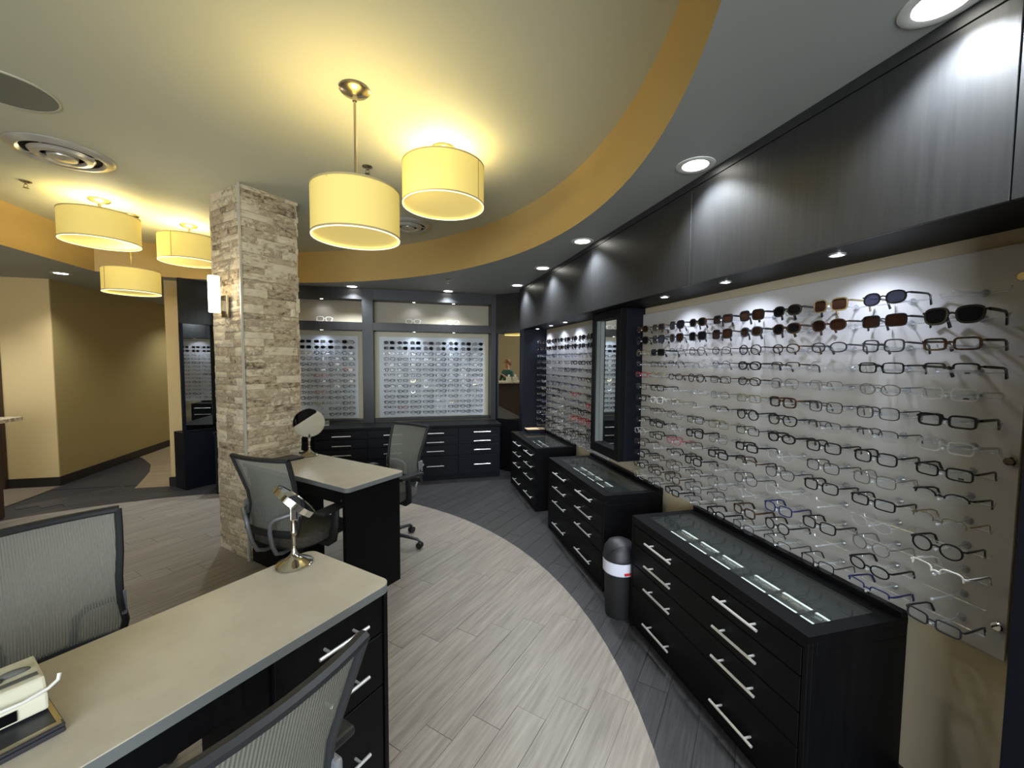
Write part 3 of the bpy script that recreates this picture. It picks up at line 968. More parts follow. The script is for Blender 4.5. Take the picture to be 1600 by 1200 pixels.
# eyewear trays inside the glass tops
tray_me = MB().box(-0.064, 0.064, 0, 0.095, 0, 0.003).mesh("base", [M_tray])
bar_me = MB().box(-0.060, 0.060, 0, 0.012, 0.003, 0.020).mesh("white_strip", [M_traywhite])
div_me = MB().box(0.062, 0.066, 0, 0.095, 0.003, 0.022).mesh("divider", [M_tray])
tspots = [(1.352, y, "near right glass-topped cabinet", k) for k, y in enumerate((1.82, 1.672, 1.525, 1.34, 1.205, 1.07))]
tspots += [(1.352, y, "middle right glass-topped cabinet", k) for k, y in enumerate((3.16, 3.025, 2.88, 2.72))]
tspots += [(1.352, y, "farthest right glass-topped cabinet", k) for k, y in enumerate((4.35, 4.20, 4.06))]
for x, y, wh, k in tspots:
    t = thing("eyewear_tray", f"small black tray with white strips, {ORD[k]} from far end inside {wh}", "tray", (x, y, 0.5726), -PI / 2, "eyewear trays under the glass tops")
    put("base", tray_me, t); put("white_strip", bar_me, t, (0, 0.004, 0)); put("white_strip", bar_me, t, (0, 0.076, 0)); put("divider", div_me, t)
FOLD = {}
def folded(shape, fm):
    if (shape, fm.name) not in FOLD:
        fr, ln, tl, tr_ = glasses_geo(shape, THIN, False)
        mb = MB(); merged(mb, fr, fm)
        for q in ln: merged(mb, q, M_lens)
        for k, s_ in ((0, 1), (1, -1)):
            mb.tube([(-s_ * 0.066, -0.012 - .003 * k, 0.008), (s_ * 0.03, -0.016 - .003 * k, 0.006), (s_ * 0.058, -0.016 - .003 * k, -0.006)], [(0.0011, 0.002)] * 3, 4, fm)
        FOLD[(shape, fm.name)] = mb.mesh("eyeglasses", None, True)
    return FOLD[(shape, fm.name)]
for x, y, wh, k in tspots:
    spk = (rg.choice(("square", "oval", "rectangular")), rg.choice(("silver", "gold", "gunmetal")))
    o = put("eyeglasses", folded(spk[0], FRAME_M[spk[1]]))
    o.location = (x + 0.046, y, 0.5726 + 0.026); o.rotation_euler = (math.radians(84), 0, PI / 2); o.scale = (.8, .8, .8)
    tag(o, f"folded {spk[1]} eyeglasses lying in the {ORD[k]} tray from far end, {wh}", "eyeglasses", "eyeglasses in the cabinet trays")
bxx = thing("presentation_box", "flat dark box with a tan lid at the far end of the far cabinet", "box", (1.49, 4.735, 0.636))
MB().box(-0.11, 0.11, -0.06, 0.06, 0, 0.036).obj("tray", M_navy, bxx, bevel=0.002)
MB().box(-0.112, 0.112, -0.062, 0.062, 0.0365, 0.044).obj("lid", M_box, bxx, bevel=0.001)

# swing-lid bin
bn = thing("waste_bin", "black swing-lid waste bin with white liner between two right cabinets", "bin", (1.212, 2.15, 0))
MB().lathe([(0.076, 0), (0.079, 0.01), (0.090, 0.31)], 28).obj("body", M_rubber, bn, smooth=True)
MB().lathe([(0.0905, 0.262), (0.096, 0.268), (0.097, 0.335), (0.0925, 0.338)], 28, cap=False).obj("liner", M_bag, bn, smooth=True)
MB().box(-0.02, 0.03, -0.103, -0.090, 0.276, 0.288).obj("tie", M_red, bn)
MB().lathe([(0.090, 0.335), (0.097, 0.34), (0.098, 0.352), (0.095, 0.36), (0.090, 0.40), (0.068, 0.434), (0.032, 0.452), (0.0005, 0.456)], 28).obj("lid", M_plastic, bn, smooth=True)
MB().tube([(0.0915 * math.cos(t) * math.cos(.35) , -0.0915 * math.sin(t) * 0.72 - 0.02, 0.372 + 0.072 * math.sin(t)) for t in [PI * i / 14 for i in range(15)]], 0.0022, 5).obj("flap_seam", M_rubber, bn)

# ================================================================== DESKS
def rounded_end(x0, x1, y0, y1, r):
    """rectangle with the two corners at x1 rounded"""
    pts = [(x0, y0)]
    for cx_, cy_, a0 in ((x1 - r, y0 + r, -PI / 2), (x1 - r, y1 - r, 0)):
        for i in range(7):
            a = a0 + PI / 2 * i / 6
            pts.append((cx_ + r * math.cos(a), cy_ + r * math.sin(a)))
    return pts + [(x0, y1)]
def desk_top(t, poly, z0, z1):
    MB().prism(poly, z1 - 0.003, z1, M_desk).prism(poly, z0, z1 - 0.003, M_deskedge).obj("tabletop", None, t)

# desk 1 (foreground): local x = along B, local y = along A
d1_ = thing("desk", "long grey-topped desk in the foreground with black drawers", "desk", AB(1.04, 0.0), PI / 4)
desk_top(d1_, rounded_end(-0.62, 0.958, 0.0, 0.445, 0.035), 0.72, 0.75)
MB().box(0.935, 0.95, 0.012, 0.43, 0, 0.7195).obj("end_panel", M_black, d1_)
ped = MB().box(0.565, 0.934, 0.034, 0.43, 0.0, 0.7195).obj("pedestal", M_black, d1_)
hm = bar_handle(0.17, 'x')
for z0, z1, hz in ((0.585, 0.712, 0.655), (0.40, 0.578, 0.49), (0.05, 0.393, 0.23)):
    d = MB().box(0.572, 0.93, 0.016, 0.0335, z0, z1).obj("drawer", M_black, d1_, bevel=0.0015, segs=1)
    h = put("handle", hm, d, (0.765, 0.016, hz))
MB().box(-0.60, 0.5645, 0.03, 0.045, 0.625, 0.7195).obj("apron", M_black, d1_)
MB().box(-0.05, 0.50, 0.026, 0.030, 0.634, 0.70).obj("pencil_drawer", M_black, d1_, bevel=0.0015, segs=1)
MB().box(-0.60, -0.58, 0.012, 0.43, 0, 0.7195).obj("end_panel", M_black, d1_)
MB().box(-0.5795, 0.5645, 0.41, 0.425, 0.32, 0.7195).obj("modesty_panel", M_black, d1_)

# desk 2 (by the pillar): long along A; local x = along -A direction so rounded end points to the camera
d2_ = thing("desk", "grey-topped desk with black end panel butted against the stone pillar", "desk", AB(3.17, 1.53), -PI / 4)
# local x -> (1,-1)/sqrt2 = -A ; local y -> (1,1)/sqrt2 = +B
desk_top(d2_, rounded_end(0.0, 1.148, 0.0, 0.455, 0.03), 0.72, 0.75)
MB().box(1.092, 1.118, 0.012, 0.44, 0, 0.7195).obj("end_panel", M_black, d2_)
MB().box(0.0, 1.0915, 0.03, 0.045, 0.63, 0.7195).obj("apron", M_black, d2_)
MB().box(0.0, 1.0915, 0.395, 0.41, 0.62, 0.7195).obj("apron", M_black, d2_)
MB().box(0.0, 0.36, 0.05, 0.39, 0.0, 0.7195).obj("pedestal", M_black, d2_)
MB().lathe([(0.006, 0), (0.006, 0.004)], 10, None, Matrix.Translation((1.06, 0.03, 0.655)) @ Matrix.Rotation(PI / 2, 4, 'X')).obj("lock", M_chrome, d2_)

# things on desk 1
def vanity_mirror(label, loc, rz, tilt, head_z, rad, thick):
    t = thing("vanity_mirror", label, "mirror", loc, rz)
    MB().lathe([(0.062, 0), (0.064, 0.006), (0.058, 0.012), (0.034, 0.022), (0.018, 0.036), (0.010, 0.05), (0.0075, 0.07)], 36).obj("base", M_chrome if thick > 0.016 else M_nickel, t, smooth=True)
    s = head_z - 0.045
    MB().lathe([(0.0075, 0.065), (0.009, 0.11), (0.0085, s - 0.06), (0.0115, s - 0.052), (0.0115, s - 0.045), (0.008, s - 0.04), (0.008, s)], 14).obj("stem", M_nickel, t, smooth=True)
    MB().box(-0.009, 0.009, -0.012, 0.012, s - 0.004, s + 0.045).obj("knuckle", M_chrome, t, bevel=0.004)
    M = Matrix.Translation((0, -0.004, head_z + (0.02 if thick > .016 else rad - 0.02))) @ Matrix.Rotation(tilt, 4, 'X')
    MB().lathe([(rad - 0.004, -thick / 2), (rad, -thick / 2), (rad, thick / 2), (rad - 0.004, thick / 2)], 40, None, M, cap=False).obj("rim", M_chrome, t, smooth=True)
    MB().lathe([(rad - 0.003, -thick / 2 + 0.002), (rad - 0.003, thick / 2 - 0.002)], 40, None, M).obj("mirror_glass", M_mirror, t)
    return t
vanity_mirror("tilted chrome vanity mirror on a stand on the foreground desk", (-0.405, 1.612, 0.75), math.radians(109), math.radians(43), 0.215, 0.083, 0.022)
vanity_mirror("upright round vanity mirror on a stand beside the stone pillar", (-0.742, 3.446, 0.75), math.radians(14), math.radians(97), 0.165, 0.112, 0.012)

lt = thing("laptop", "closed dark laptop lying at the near left end of foreground desk", "laptop", AB(1.262, 0.085, 0.7505), PI / 4)
MB().box(-0.155, 0.135, -0.095, 0.10, 0, 0.010).obj("chassis", M_laptop, lt, bevel=0.003)
MB().box(-0.155, 0.135, -0.095, 0.10, 0.0115, 0.018).obj("lid", M_laptop, lt, bevel=0.003)
for q in ((-0.150, 0.130, -0.092, -0.084), (0.124, 0.132, -0.084, 0.096)):
    MB().box(*q, 0.0182, 0.022).obj("raised_edge", M_nickel, lt)
pm = thing("pupillometer", "cream hand-held optical measuring device resting on the closed laptop", "instrument", AB(1.325, 0.12, 0.7735), PI / 4 - 0.05)
# wedge-shaped body: local x along the desk, -y toward the camera
prof = [(-0.085, 0.0), (-0.085, 0.034), (-0.055, 0.058), (0.065, 0.052), (0.078, 0.040), (0.078, 0.0)]
vs = [(-0.13, y, z) for y, z in prof] + [(0.095, y, z) for y, z in prof]
k = len(prof)
MB().add(vs, [tuple(range(k)), tuple(range(2 * k - 1, k - 1, -1))] + [(i, (i + 1) % k, k + (i + 1) % k, k + i) for i in range(k)]).obj("housing", M_cream, pm, bevel=0.005, segs=2)
MB().box(-0.005, 0.052, -0.0875, -0.0835, 0.006, 0.027).obj("window", M_screen, pm)
MB().box(-0.12, -0.03, -0.094, -0.0835, 0.0, 0.018).obj("nose_rest", M_rubber, pm, bevel=0.003)
sl = Matrix.Rotation(math.atan2(-0.006, 0.12), 4, 'X')
MB().box(-0.11, 0.088, -0.040, -0.025, 0.0555, 0.0585, None, None).obj("display_strip", M_button, pm)
MB().sphere((0.055, 0.006, 0.056), 0.022, 14, 8, None, (1.3, 0.42, 0.40)).obj("button", M_button, pm, smooth=True)
MB().sphere((0.02, -0.008, 0.057), 0.020, 14, 8, None, (1.2, 0.45, 0.40)).obj("button", M_button, pm, smooth=True)
MB().sphere((-0.02, 0.03, 0.058), 0.022, 14, 8, None, (1.2, 0.5, 0.40)).obj("button", M_button, pm, smooth=True)
MB().tube([(-0.09, -0.090, 0.040), (-0.02, -0.093, 0.043), (0.06, -0.092, 0.040), (0.095, -0.085, 0.043), (0.110, -0.080, 0.050), (0.113, -0.075, 0.060)], 0.0034, 8).obj("forehead_bar", M_white, pm, smooth=True)

# things on desk 2
ns_ = thing("notebook_computer", "thin closed grey laptop on the desk against the stone pillar", "laptop", (-0.885, 3.335, 0.7505), PI / 4)
MB().box(-0.10, 0.10, -0.075, 0.075, 0, 0.008).obj("chassis", M_laptop, ns_, bevel=0.002)
MB().box(-0.10, 0.10, -0.075, 0.075, 0.009, 0.014).obj("lid", M_laptop, ns_, bevel=0.002)
cb = MB().tube([(-0.80 + 0.03 * math.cos(t) * (1 + .15 * math.sin(3 * t)), 3.51 + 0.028 * math.sin(t), 0.757 + 0.004 * math.sin(5 * t) + t * .0008) for t in [i * PI / 8 for i in range(36)]], 0.0035, 6).obj("cable", M_rubber, smooth=True)
tag(cb, "small coil of black cable on the desk behind the round mirror", "cable")

cl = thing("acrylic_holder", "small clear acrylic holder on the black back counter", "holder", (-0.985, 5.39, 0.6905))
MB().box(-0.05, 0.05, -0.02, 0.02, 0, 0.004).obj("base", M_acry, cl)
MB().box(-0.05, 0.05, 0.016, 0.02, 0.0045, 0.055).obj("back_plate", M_acry, cl)

# ================================================================== OFFICE CHAIRS
def make_chair(label):
    """origin on the floor under the seat centre, faces +y"""
    t = thing("office_chair", label, "chair", (0, 0, 0), 0)
    # backrest sheet and frame: side profile (z, y) and half width
    prof = [(0.50, -0.205, 0.185), (0.56, -0.188, 0.192), (0.64, -0.180, 0.178), (0.72, -0.192, 0.180), (0.80, -0.216, 0.192), (0.88, -0.243, 0.200), (0.945, -0.266, 0.205)]
    def pt(i, u):
        z, y, w_ = prof[i]
        return Vector((w_ * u, y - 0.030 * (1 - u * u), z))
    NU = 10
    vs = [pt(i, -1 + 2 * j / NU) for i in range(len(prof)) for j in range(NU + 1)]
    fs = [(i * (NU + 1) + j, i * (NU + 1) + j + 1, (i + 1) * (NU + 1) + j + 1, (i + 1) * (NU + 1) + j) for i in range(len(prof) - 1) for j in range(NU)]
    MB().add(vs, fs).obj("mesh_back", M_mesh, t, smooth=True)
    fr = MB()
    n_ = len(prof)
    fr.tube([pt(i, -1) for i in range(n_)], [(0.015, 0.011)] * n_, 8)
    fr.tube([pt(i, 1) for i in range(n_)], [(0.015, 0.011)] * n_, 8)
    fr.tube([pt(n_ - 1, -1.02 + 2.04 * j / NU) for j in range(NU + 1)], [(0.015, 0.013)] * (NU + 1), 8)
    fr.tube([pt(0, -1.02 + 2.04 * j / NU) + Vector((0, 0, 0.006)) for j in range(NU + 1)], [(0.012, 0.022)] * (NU + 1), 8)
    fr.obj("back_frame", M_plastic, t, smooth=True)
    for s in (-1, 1):
        MB().box(s * 0.186 - 0.008, s * 0.186 + 0.008, -0.215, -0.17, 0.585, 0.675).obj("lumbar_bracket", M_tube, t, bevel=0.006)
        MB().tube([(s * 0.188, -0.21, 0.635), (s * 0.165, -0.245, 0.628), (s * 0.115, -0.275, 0.612), (s * 0.088, -0.285, 0.585), (s * 0.080, -0.28, 0.53), (s * 0.075, -0.262, 0.45), (s * 0.072, -0.235, 0.395), (s * 0.066, -0.19, 0.378), (s * 0.06, -0.06, 0.378)], 0.0115, 10).obj("back_support", M_tube, t, smooth=True)
    seat = MB()
    pts = []
    for i in range(24):
        a = 2 * PI * i / 24
        c, s = math.cos(a), math.sin(a)
        pts.append((0.225 * math.copysign(abs(c) ** 0.55, c), 0.02 + 0.215 * math.copysign(abs(s) ** 0.55, s)))
    k = len(pts)
    lay = [(0.94, 0.405), (1.0, 0.418), (1.0, 0.448), (0.95, 0.466), (0.7, 0.470), (0.02, 0.468)]
    vs = [(x * f, 0.02 + (y - 0.02) * f, z - (0.014 if (y > 0.15 and f > .9) else 0)) for f, z in lay for x, y in pts]
    fs = [tuple(reversed(range(k)))] + [(i * k + j, i * k + (j + 1) % k, (i + 1) * k + (j + 1) % k, (i + 1) * k + j) for i in range(len(lay) - 1) for j in range(k)] + [tuple((len(lay) - 1) * k + j for j in range(k))]
    seat.add(vs, fs).obj("seat", M_seat, t, smooth=True)
    MB().box(-0.10, 0.10, -0.12, 0.13, 0.352, 0.404).obj("mechanism", M_plastic, t, bevel=0.01)
    for s in (-1, 1):
        ar = MB().box(s * 0.262 - 0.038, s * 0.262 + 0.038, -0.12, 0.11, 0.592, 0.615).obj("armrest", M_plastic, t, bevel=0.009)
        MB().tube([(s * 0.10, 0.0, 0.39), (s * 0.22, 0.0, 0.388), (s * 0.255, 0.0, 0.41), (s * 0.262, 0.01, 0.48), (s * 0.262, 0.02, 0.594)], [(0.012, 0.025), (0.013, 0.028), (0.015, 0.03), (0.014, 0.03), (0.013, 0.026)], 8).obj("arm_post", M_plastic, ar, smooth=True)
    MB().lathe([(0.026, 0.10), (0.026, 0.22), (0.015, 0.225), (0.015, 0.352)], 16).obj("gas_lift", M_rubber, t, smooth=True)
    base = MB().lathe([(0.04, 0.075), (0.042, 0.11), (0.03, 0.125)], 20).obj("base_hub", M_plastic, t, smooth=True)
    leg = MB().tube([(0.03, 0, 0.098), (0.16, 0, 0.088), (0.265, 0, 0.072), (0.285, 0, 0.056)], [(0.020, 0.017), (0.017, 0.014), (0.014, 0.011), (0.010, 0.009)], 8).mesh("leg", [M_plastic], True)
    wh = MB()
    Mx = Matrix.Rotation(PI / 2, 4, 'X')
    for s in (-1, 1):
        wh.lathe([(0.0245, -0.008), (0.026, -0.004), (0.026, 0.004), (0.0245, 0.008)], 16, None, Matrix.Translation((0.285, s * 0.013, 0.026)) @ Mx)
    wh.tube([(0.285, 0, 0.06), (0.285, 0, 0.03)], 0.006, 6)
    whm = wh.mesh("caster", [M_rubber], True)
    for i in range(5):
        lg = put("leg", leg, t, (0, 0, 0), 2 * PI * i / 5 + 0.98)
        put("caster", whm, lg)
    return t
CH = []
def place_chair(a, b_, yaw, label):
    o = make_chair(label) if not CH else copy_tree(CH[0])
    CH.append(o)
    o["label"] = label
    o["group"] = "mesh-back office chairs"
    o.location = AB(a, b_)
    o.rotation_euler = (0, 0, yaw)
    return o
# chair faces local +y; direction A=(-1,1)/s2 is yaw 45deg, B=(1,1)/s2 is yaw -45deg
place_chair(2.425, 1.49, math.radians(-45 + 12), "mesh-back office chair seen from behind, in front of the stone pillar")
place_chair(2.53, 2.285, math.radians(135 - 1), "mesh-back office chair on the far side of the pillar desk")
place_chair(1.735, 0.33, math.radians(225), "mesh-back office chair beyond the foreground desk, facing the camera side")
for ch in CH[2].children:
    if ch.name.startswith("armrest"): ch.location = (0, 0, -0.085)
place_chair(0.925, 0.325, math.radians(45), "mesh-back office chair tucked at the near side of the foreground desk")

# ================================================================== CEILING FIXTURES
def pendant(label, x, y, r, z0, z1, loc_seam=None):
    t = thing("pendant_lamp", label, "lamp", (x, y, ZC))
    c = MB().lathe([(0.066, -0.001), (0.068, -0.008), (0.060, -0.016), (0.030, -0.024), (0.012, -0.030), (0.010, -0.055)], 32).obj("canopy", M_nickel, t, smooth=True)
    MB().lathe([(0.006, z1 - ZC - 0.05), (0.006, -0.05)], 10).obj("rod", M_nickel, t)
    sh = MB().lathe([(r, z0 - ZC), (r, z1 - ZC)], 64, cap=False).obj("shade", M_shade, t, smooth=True)
    for z in (z0 - ZC, z1 - ZC - 0.008):
        MB().lathe([(r - 0.001, z), (r + 0.0018, z), (r + 0.0018, z + 0.008), (r - 0.001, z + 0.008)], 64, cap=False).obj("trim_band", M_shadetrim, sh, smooth=True)
    MB().lathe([(r + 0.0005, z0 - ZC - 0.004), (r - 0.004, z0 - ZC - 0.004), (r - 0.004, z0 - ZC), (r + 0.0005, z0 - ZC)], 64, cap=False).obj("rim", M_shaderim, sh, smooth=True)
    MB().lathe([(r - 0.006, z0 - ZC + 0.010), (r - 0.006, z0 - ZC + 0.013)], 64).obj("diffuser", M_diff, t)
    a = loc_seam if loc_seam is not None else 1.0
    MB().box(r - 0.0005, r + 0.0012, -0.003, 0.003, z0 - ZC, z1 - ZC, None, Matrix.Rotation(a, 4, 'Z')).obj("seam", M_shadetrim, sh)
    for k in range(3):
        th = 2 * PI * k / 3
        MB().tube([(0, 0, z1 - ZC - 0.03), (r * math.cos(th), r * math.sin(th), z1 - ZC - 0.012)], 0.002, 5).obj("spider_arm", M_nickel, t)
    light("bulb_light", 'POINT', (0, 0, z1 - ZC - 0.045), P_PENDANT, WARM, 0.06, parent=t)
    return t
pendant("drum pendant lamp hanging low on a long rod, nearest the camera", -0.228, 2.086, 0.196, 2.066, 2.283, 2.2)
pendant("drum pendant lamp close to the ceiling beside the long-rod pendant", 0.213, 2.518, 0.237, 2.408, 2.636, -0.7)
pendant("drum pendant lamp close to the ceiling, leftmost of the pendants", -2.346, 4.019, 0.240, 2.404, 2.625, 2.0)
pendant("drum pendant lamp close to the ceiling, partly behind the stone pillar", -1.976, 4.555, 0.236, 2.397, 2.622, -1.75)
pendant("drum pendant lamp hanging low on a rod among the left pendants", -2.34, 4.365, 0.197, 2.066, 2.265, -2.1)

def downlight(label, x, y, on=True, power=None):
    t = thing("recessed_light", label, "light", (x, y, ZS), 0, "recessed ceiling lights")
    MB().lathe([(0.054, 0.012), (0.056, -0.003), (0.072, -0.006), (0.082, -0.003), (0.083, -0.0003)], 36, cap=False).obj("trim_ring", M_trimw, t, smooth=True)
    MB().lathe([(0.055, -0.002), (0.055, -0.0008)], 32).obj("lens", M_lampon, t)
    light("spot_light", 'SPOT', (0, 0, -0.012), power or P_SPOT, COOL, 0.045, angle=125, blend=0.75, parent=t)
    return t
dl = [((1.276, 0.771), "recessed ceiling light nearest the camera above the right header"), ((1.265, 1.651), "recessed ceiling light above the near right display, second along"),
      ((1.263, 2.887), "recessed ceiling light above the wall mirror"), ((1.263, 3.813), "recessed ceiling light above the far right display"),
      ((1.262, 4.758), "recessed ceiling light above the far end of the right header"), ((0.512, 5.405), "recessed ceiling light above the wide back wall board"),
      ((-0.652, 5.405), "recessed ceiling light above the upright beside the pillar"), ((-3.554, 5.459), "recessed ceiling light at the hall entrance on the left")]
for (x, y), lab in dl: downlight(lab, x, y)
# unseen fittings of the same kind, added outside the frame for their light
for x, y, wh in ((1.265, -0.2, "over the near end of the right header, beside the camera"), (-4.6, 4.9, "over the hall end of the reception counter"), (-4.6, 3.2, "over the middle of the reception counter"),
               (-4.2, 1.2, "over the near end of the reception counter"), (-3.3, 8.2, "deep inside the hall"), (-1.8, 5.40, "hidden behind the stone pillar")):
    downlight("added unseen ceiling light " + wh, x, y)

pk_ring = MB().lathe([(0.026, 0.0), (0.026, -0.006), (0.022, -0.007), (0.020, -0.004), (0.020, 0.0)], 20, cap=False).mesh("ring", [M_steel], True)
pk_led = MB()
for i in range(3):
    for j in range(2):
        pk_led.box(-0.014 + i * 0.011, -0.007 + i * 0.011, -0.009 + j * 0.011, -0.002 + j * 0.011, -0.006, -0.003)
pk_led = pk_led.mesh("led_chips", [M_led])
pk_disc = MB().lathe([(0.020, -0.003), (0.020, -0.001)], 18).mesh("reflector", [M_trimw])
def puck(x, y, z, label, tilt, power=None):
    t = thing("puck_light", label, "light", (x, y, z), 0, "small led puck lights")
    put("ring", pk_ring, t); put("led_chips", pk_led, t); put("reflector", pk_disc, t)
    light("puck_spot", 'SPOT', (0, 0, -0.012), power or P_PUCK, BLUE, 0.02, rot=tilt, angle=120, blend=0.8, parent=t)
for k, y in enumerate((1.143, 1.667, 2.144)):
    puck(1.462, y, 1.881, f"small led puck light under the header, {ORD[k]} from camera above large right board", (0, math.radians(-18), 0))
for k, y in enumerate((3.811, 4.22, 4.70)):
    puck(1.50, y, 1.881, f"small led puck light under the header, {ORD[k]} past the mirror above far right board", (0, math.radians(-18), 0), P_PUCK * 1.1)
for k, x in enumerate((-1.03, 0.085, 0.60)):
    puck(x, 5.575, 2.25, f"small led puck light inside the upper back wall niche, {ORD[k]} from pillar", (math.radians(12), 0, 0), P_PUCK * 0.18)
    puck(x, 5.545, 1.865, f"small led puck light above the back wall boards, {ORD[k]} from pillar", (math.radians(14), 0, 0), P_PUCK * 0.45)

def vent(label, x, y, r):
    t = thing("ceiling_vent", label, "vent", (x, y, ZC))
    MB().lathe([(r, -0.001), (r * 1.0, -0.006), (r * 0.93, -0.018), (r * 0.80, -0.024), (r * 0.74, -0.010)], 48, cap=False).obj("outer_ring", M_ventm, t, smooth=True)
    MB().lathe([(r * 0.74, -0.003), (r * 0.74, -0.001)], 40).obj("duct", M_ventd, t)
    MB().lathe([(r * 0.62, -0.012), (r * 0.56, -0.030), (r * 0.44, -0.034), (r * 0.40, -0.016)], 44, cap=False).obj("middle_ring", M_ventm, t, smooth=True)
    MB().lathe([(r * 0.30, -0.012), (r * 0.28, -0.034), (r * 0.05, -0.042), (0.001, -0.043)], 36, cap=False).obj("centre_cone", M_ventm, t, smooth=True)
    for k in range(4):
        MB().box(r * 0.05, r * 0.78, -0.003, 0.003, -0.016, -0.010, None, Matrix.Rotation(k * PI / 2, 4, 'Z')).obj("strut", M_ventm, t)
vent("round metal ceiling vent at the left, beside the ceiling speaker", -2.03, 3.18, 0.238)
vent("round metal ceiling vent behind the two front pendants", 0.01, 3.99, 0.21)
sp = thing("ceiling_speaker", "flush round grey speaker in the ceiling at far left", "speaker", (-1.80, 2.50, ZC))
MB().lathe([(0.178, -0.001), (0.178, -0.005), (0.170, -0.007), (0.168, -0.004)], 44, cap=False).obj("rim", M_ceil, sp, smooth=True)
MB().lathe([(0.170, -0.006), (0.170, -0.002)], 44).obj("grille", M_speaker, sp)
def sprinkler(label, x, y, z):
    t = thing("fire_sprinkler", label, "sprinkler", (x, y, z))
    MB().lathe([(0.032, -0.001), (0.032, -0.004), (0.014, -0.012), (0.010, -0.012)], 22, cap=False).obj("escutcheon", M_nickel, t, smooth=True)
    MB().lathe([(0.008, -0.002), (0.008, -0.020), (0.005, -0.024)], 12).obj("body", M_nickel, t)
    MB().tube([(-0.008, 0, -0.022), (-0.012, 0, -0.034), (0, 0, -0.045), (0.012, 0, -0.034), (0.008, 0, -0.022)], 0.002, 6).obj("frame", M_nickel, t)
    MB().lathe([(0.016, -0.047), (0.016, -0.045)], 16).obj("deflector", M_nickel, t)
sprinkler("brass fire sprinkler in the ceiling left of the vent", -2.609, 3.742, ZC)
sprinkler("brass fire sprinkler in the ceiling between the two front pendants", -0.243, 2.873, ZC)
sprinkler("small fire sprinkler in the grey soffit before the back wall", 0.436, 4.608, ZS)

# sconce on the pillar's left face
sx, sy, _ = AB(3.38, 1.549)
sn = thing("wall_sconce", "lit frosted wall sconce with nickel bracket on the stone pillar", "lamp", (sx, sy, 1.99), -PI / 4)
# local -x... local frame: rotz -45: local x -> (1,-1)/s2 (-A), local y -> (1,1)/s2 (+B); outward is -y
MB().box(-0.045, 0.045, -0.012, 0.0, -0.19, -0.03).obj("backplate", M_nickel, sn, bevel=0.002)
MB().box(-0.012, 0.012, -0.045, -0.012, -0.145, -0.07).obj("bracket", M_nickel, sn)
MB().lathe([(0.034, -0.125), (0.036, -0.12), (0.036, 0.13), (0.034, 0.135)], 28, None, Matrix.Translation((0.0, -0.075, -0.035))).obj("glass_shade", M_sconce, sn, smooth=True)
light("sconce_light", 'POINT', (0.0, -0.16, 0.0), 1.5, (1.0, 0.88, 0.66), 0.05, parent=sn)

# ================================================================== RECEPTION (left edge, and in the corner mirror)
rc = thing("reception_desk", "dark walnut reception desk with granite counter at the left edge", "desk", (-3.66, 3.3, 0))
MB().box(-0.55, 0.0, -1.5, 1.52, 0.0, 0.915).obj("body", M_walnut, rc, bevel=0.003)
MB().box(-0.62, 0.22, -1.55, 1.46, 0.916, 0.95).obj("counter", M_granite, rc, bevel=0.004)
for y, lab in ((3.95, "white tissue box on the reception counter, farther from the hall"), (4.12, "white tissue box on the reception counter, nearer the hall")):
    q = thing("tissue_box", lab, "box", (-3.75, y, 0.951))
    MB().box(-0.06, 0.06, -0.06, 0.06, 0, 0.12).obj("carton", M_cream, q, bevel=0.002)
    MB().lathe([(0.03, 0.1205), (0.022, 0.14), (0.034, 0.165), (0.01, 0.178)], 9).obj("tissue", M_white, q, smooth=True)

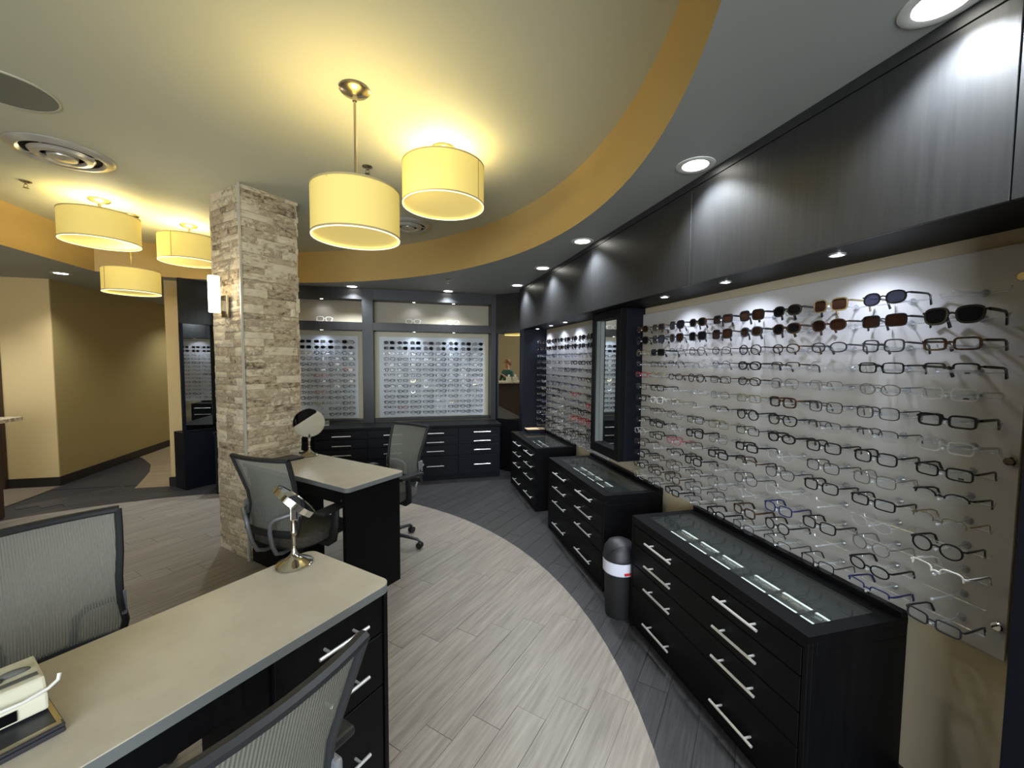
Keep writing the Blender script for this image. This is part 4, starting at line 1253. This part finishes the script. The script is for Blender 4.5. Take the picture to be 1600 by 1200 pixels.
# receptionist seated behind the counter (seen in the right corner mirror)
def person():
    J = {"pelvis": (0, 0, 0.62), "spine": (0.02, 0, 0.82), "chest": (0.05, 0, 1.02), "neck": (0.06, 0, 1.13), "head0": (0.075, 0, 1.20), "head1": (0.085, 0, 1.29), "head2": (0.075, 0, 1.36),
         "shl": (0.05, 0.16, 1.06), "ell": (0.10, 0.24, 0.84), "wrl": (0.29, 0.15, 0.80), "hal": (0.36, 0.12, 0.80),
         "shr": (0.05, -0.16, 1.06), "elr": (0.12, -0.24, 0.85), "wrr": (0.28, -0.13, 0.92), "har": (0.33, -0.09, 0.97),
         "hil": (0.02, 0.09, 0.58), "knl": (0.40, 0.11, 0.56), "anl": (0.38, 0.11, 0.10), "fol": (0.50, 0.11, 0.05),
         "hir": (0.02, -0.09, 0.58), "knr": (0.40, -0.11, 0.56), "anr": (0.38, -0.11, 0.10), "for": (0.50, -0.11, 0.05)}
    R = {"pelvis": .15, "spine": .13, "chest": .14, "neck": .05, "head0": .065, "head1": .09, "head2": .07, "shl": .062, "shr": .062, "ell": .042, "elr": .042, "wrl": .027, "wrr": .027, "hal": .03, "har": .03,
         "hil": .09, "hir": .09, "knl": .06, "knr": .06, "anl": .04, "anr": .04, "fol": .035, "for": .035}
    E_ = [("pelvis", "spine"), ("spine", "chest"), ("chest", "neck"), ("neck", "head0"), ("head0", "head1"), ("head1", "head2"), ("chest", "shl"), ("shl", "ell"), ("ell", "wrl"), ("wrl", "hal"),
          ("chest", "shr"), ("shr", "elr"), ("elr", "wrr"), ("wrr", "har"), ("pelvis", "hil"), ("hil", "knl"), ("knl", "anl"), ("anl", "fol"), ("pelvis", "hir"), ("hir", "knr"), ("knr", "anr"), ("anr", "for")]
    ks = list(J)
    vs = [J[k] for k in ks]; ed = [(ks.index(a_), ks.index(b_)) for a_, b_ in E_]
    rad = [R[k] for k in ks]
    for hand, sgn in (("hal", 1), ("har", -1)):      # five fingers on each hand
        h = Vector(J[hand]); wv = (h - Vector(J["wr" + hand[2]])).normalized()
        side = wv.cross(Vector((0, 0, 1))).normalized()
        for f in range(5):
            off = side * ((f - 2) * 0.014)
            L = (0.05, 0.072, 0.078, 0.072, 0.058)[f]
            i0 = len(vs)
            vs.append(tuple(h + off + wv * 0.02)); vs.append(tuple(h + off * 1.2 + wv * (0.02 + L * .6) - Vector((0, 0, .006)))); vs.append(tuple(h + off * 1.2 + wv * (0.02 + L) - Vector((0, 0, .022))))
            rad += [0.009, 0.008, 0.007]
            ed += [(ks.index(hand), i0), (i0, i0 + 1), (i0 + 1, i0 + 2)]
    me = bpy.data.meshes.new("body"); me.from_pydata(vs, ed, [])
    o = bpy.data.objects.new("person", me); COL.objects.link(o)
    md = o.modifiers.new("skin", 'SKIN')
    for i, sv in enumerate(me.skin_vertices[0].data):
        sv.radius = (rad[i], rad[i]); sv.use_root = (i == 0)
    ss = o.modifiers.new("sub", 'SUBSURF'); ss.levels = 1; ss.render_levels = 1
    dg = bpy.context.evaluated_depsgraph_get()
    nm = bpy.data.meshes.new_from_object(o.evaluated_get(dg))
    o.modifiers.clear(); o.data = nm
    nm.materials.clear()
    for q in (M_skin, M_scrub, M_trouser): nm.materials.append(q)
    for p in nm.polygons:
        c = p.center
        if c.z < 0.66 and (c.x > -0.2) and not (c.x > 0.2 and c.z > 0.7): p.material_index = 2
        elif c.z < 1.12 and math.hypot(c.x - 0.04, 0) < 0.16 and c.z > 0.6: p.material_index = 1
        else: p.material_index = 0
        if c.z < 0.075: p.material_index = 2
        p.use_smooth = True
    hr = MB().sphere((0.055, 0, 1.325), 0.098, 16, 10, None, (1.0, 0.95, 1.05))
    hr.sphere((-0.055, 0, 1.30), 0.045, 12, 8, None, (0.8, 0.8, 1.5))
    hr.obj("hair", M_hair, o, smooth=True)
    nz_ = MB().add([(0.165, 0, 1.285), (0.182, 0.0, 1.255), (0.165, 0.014, 1.25), (0.165, -0.014, 1.25)], [(0, 1, 2), (0, 3, 1), (1, 3, 2)]).obj("nose", M_skin, o)
    for s in (-1, 1):
        MB().sphere((0.158, s * 0.032, 1.285), 0.010, 8, 6).obj("eye", M_screen, o)
    MB().box(0.158, 0.166, -0.022, 0.022, 1.222, 1.229).obj("mouth", M_red, o)
    o.location = (-4.72, 3.88, 0.12); o.rotation_euler = (0, 0, 1.0)
    tag(o, "seated person in dark green scrubs behind the reception counter", "person")
    st = thing("task_stool", "dark stool under the person behind the reception counter", "stool", (-4.72, 3.88, 0))
    MB().lathe([(0.17, 0.54), (0.19, 0.56), (0.19, 0.586), (0.1, 0.592)], 24).obj("seat", M_plastic, st, smooth=True)
    MB().lathe([(0.022, 0.05), (0.022, 0.5395)], 12).obj("post", M_rubber, st)
    MB().lathe([(0.21, 0.0), (0.21, 0.02), (0.03, 0.0495)], 24).obj("foot", M_rubber, st)
person()
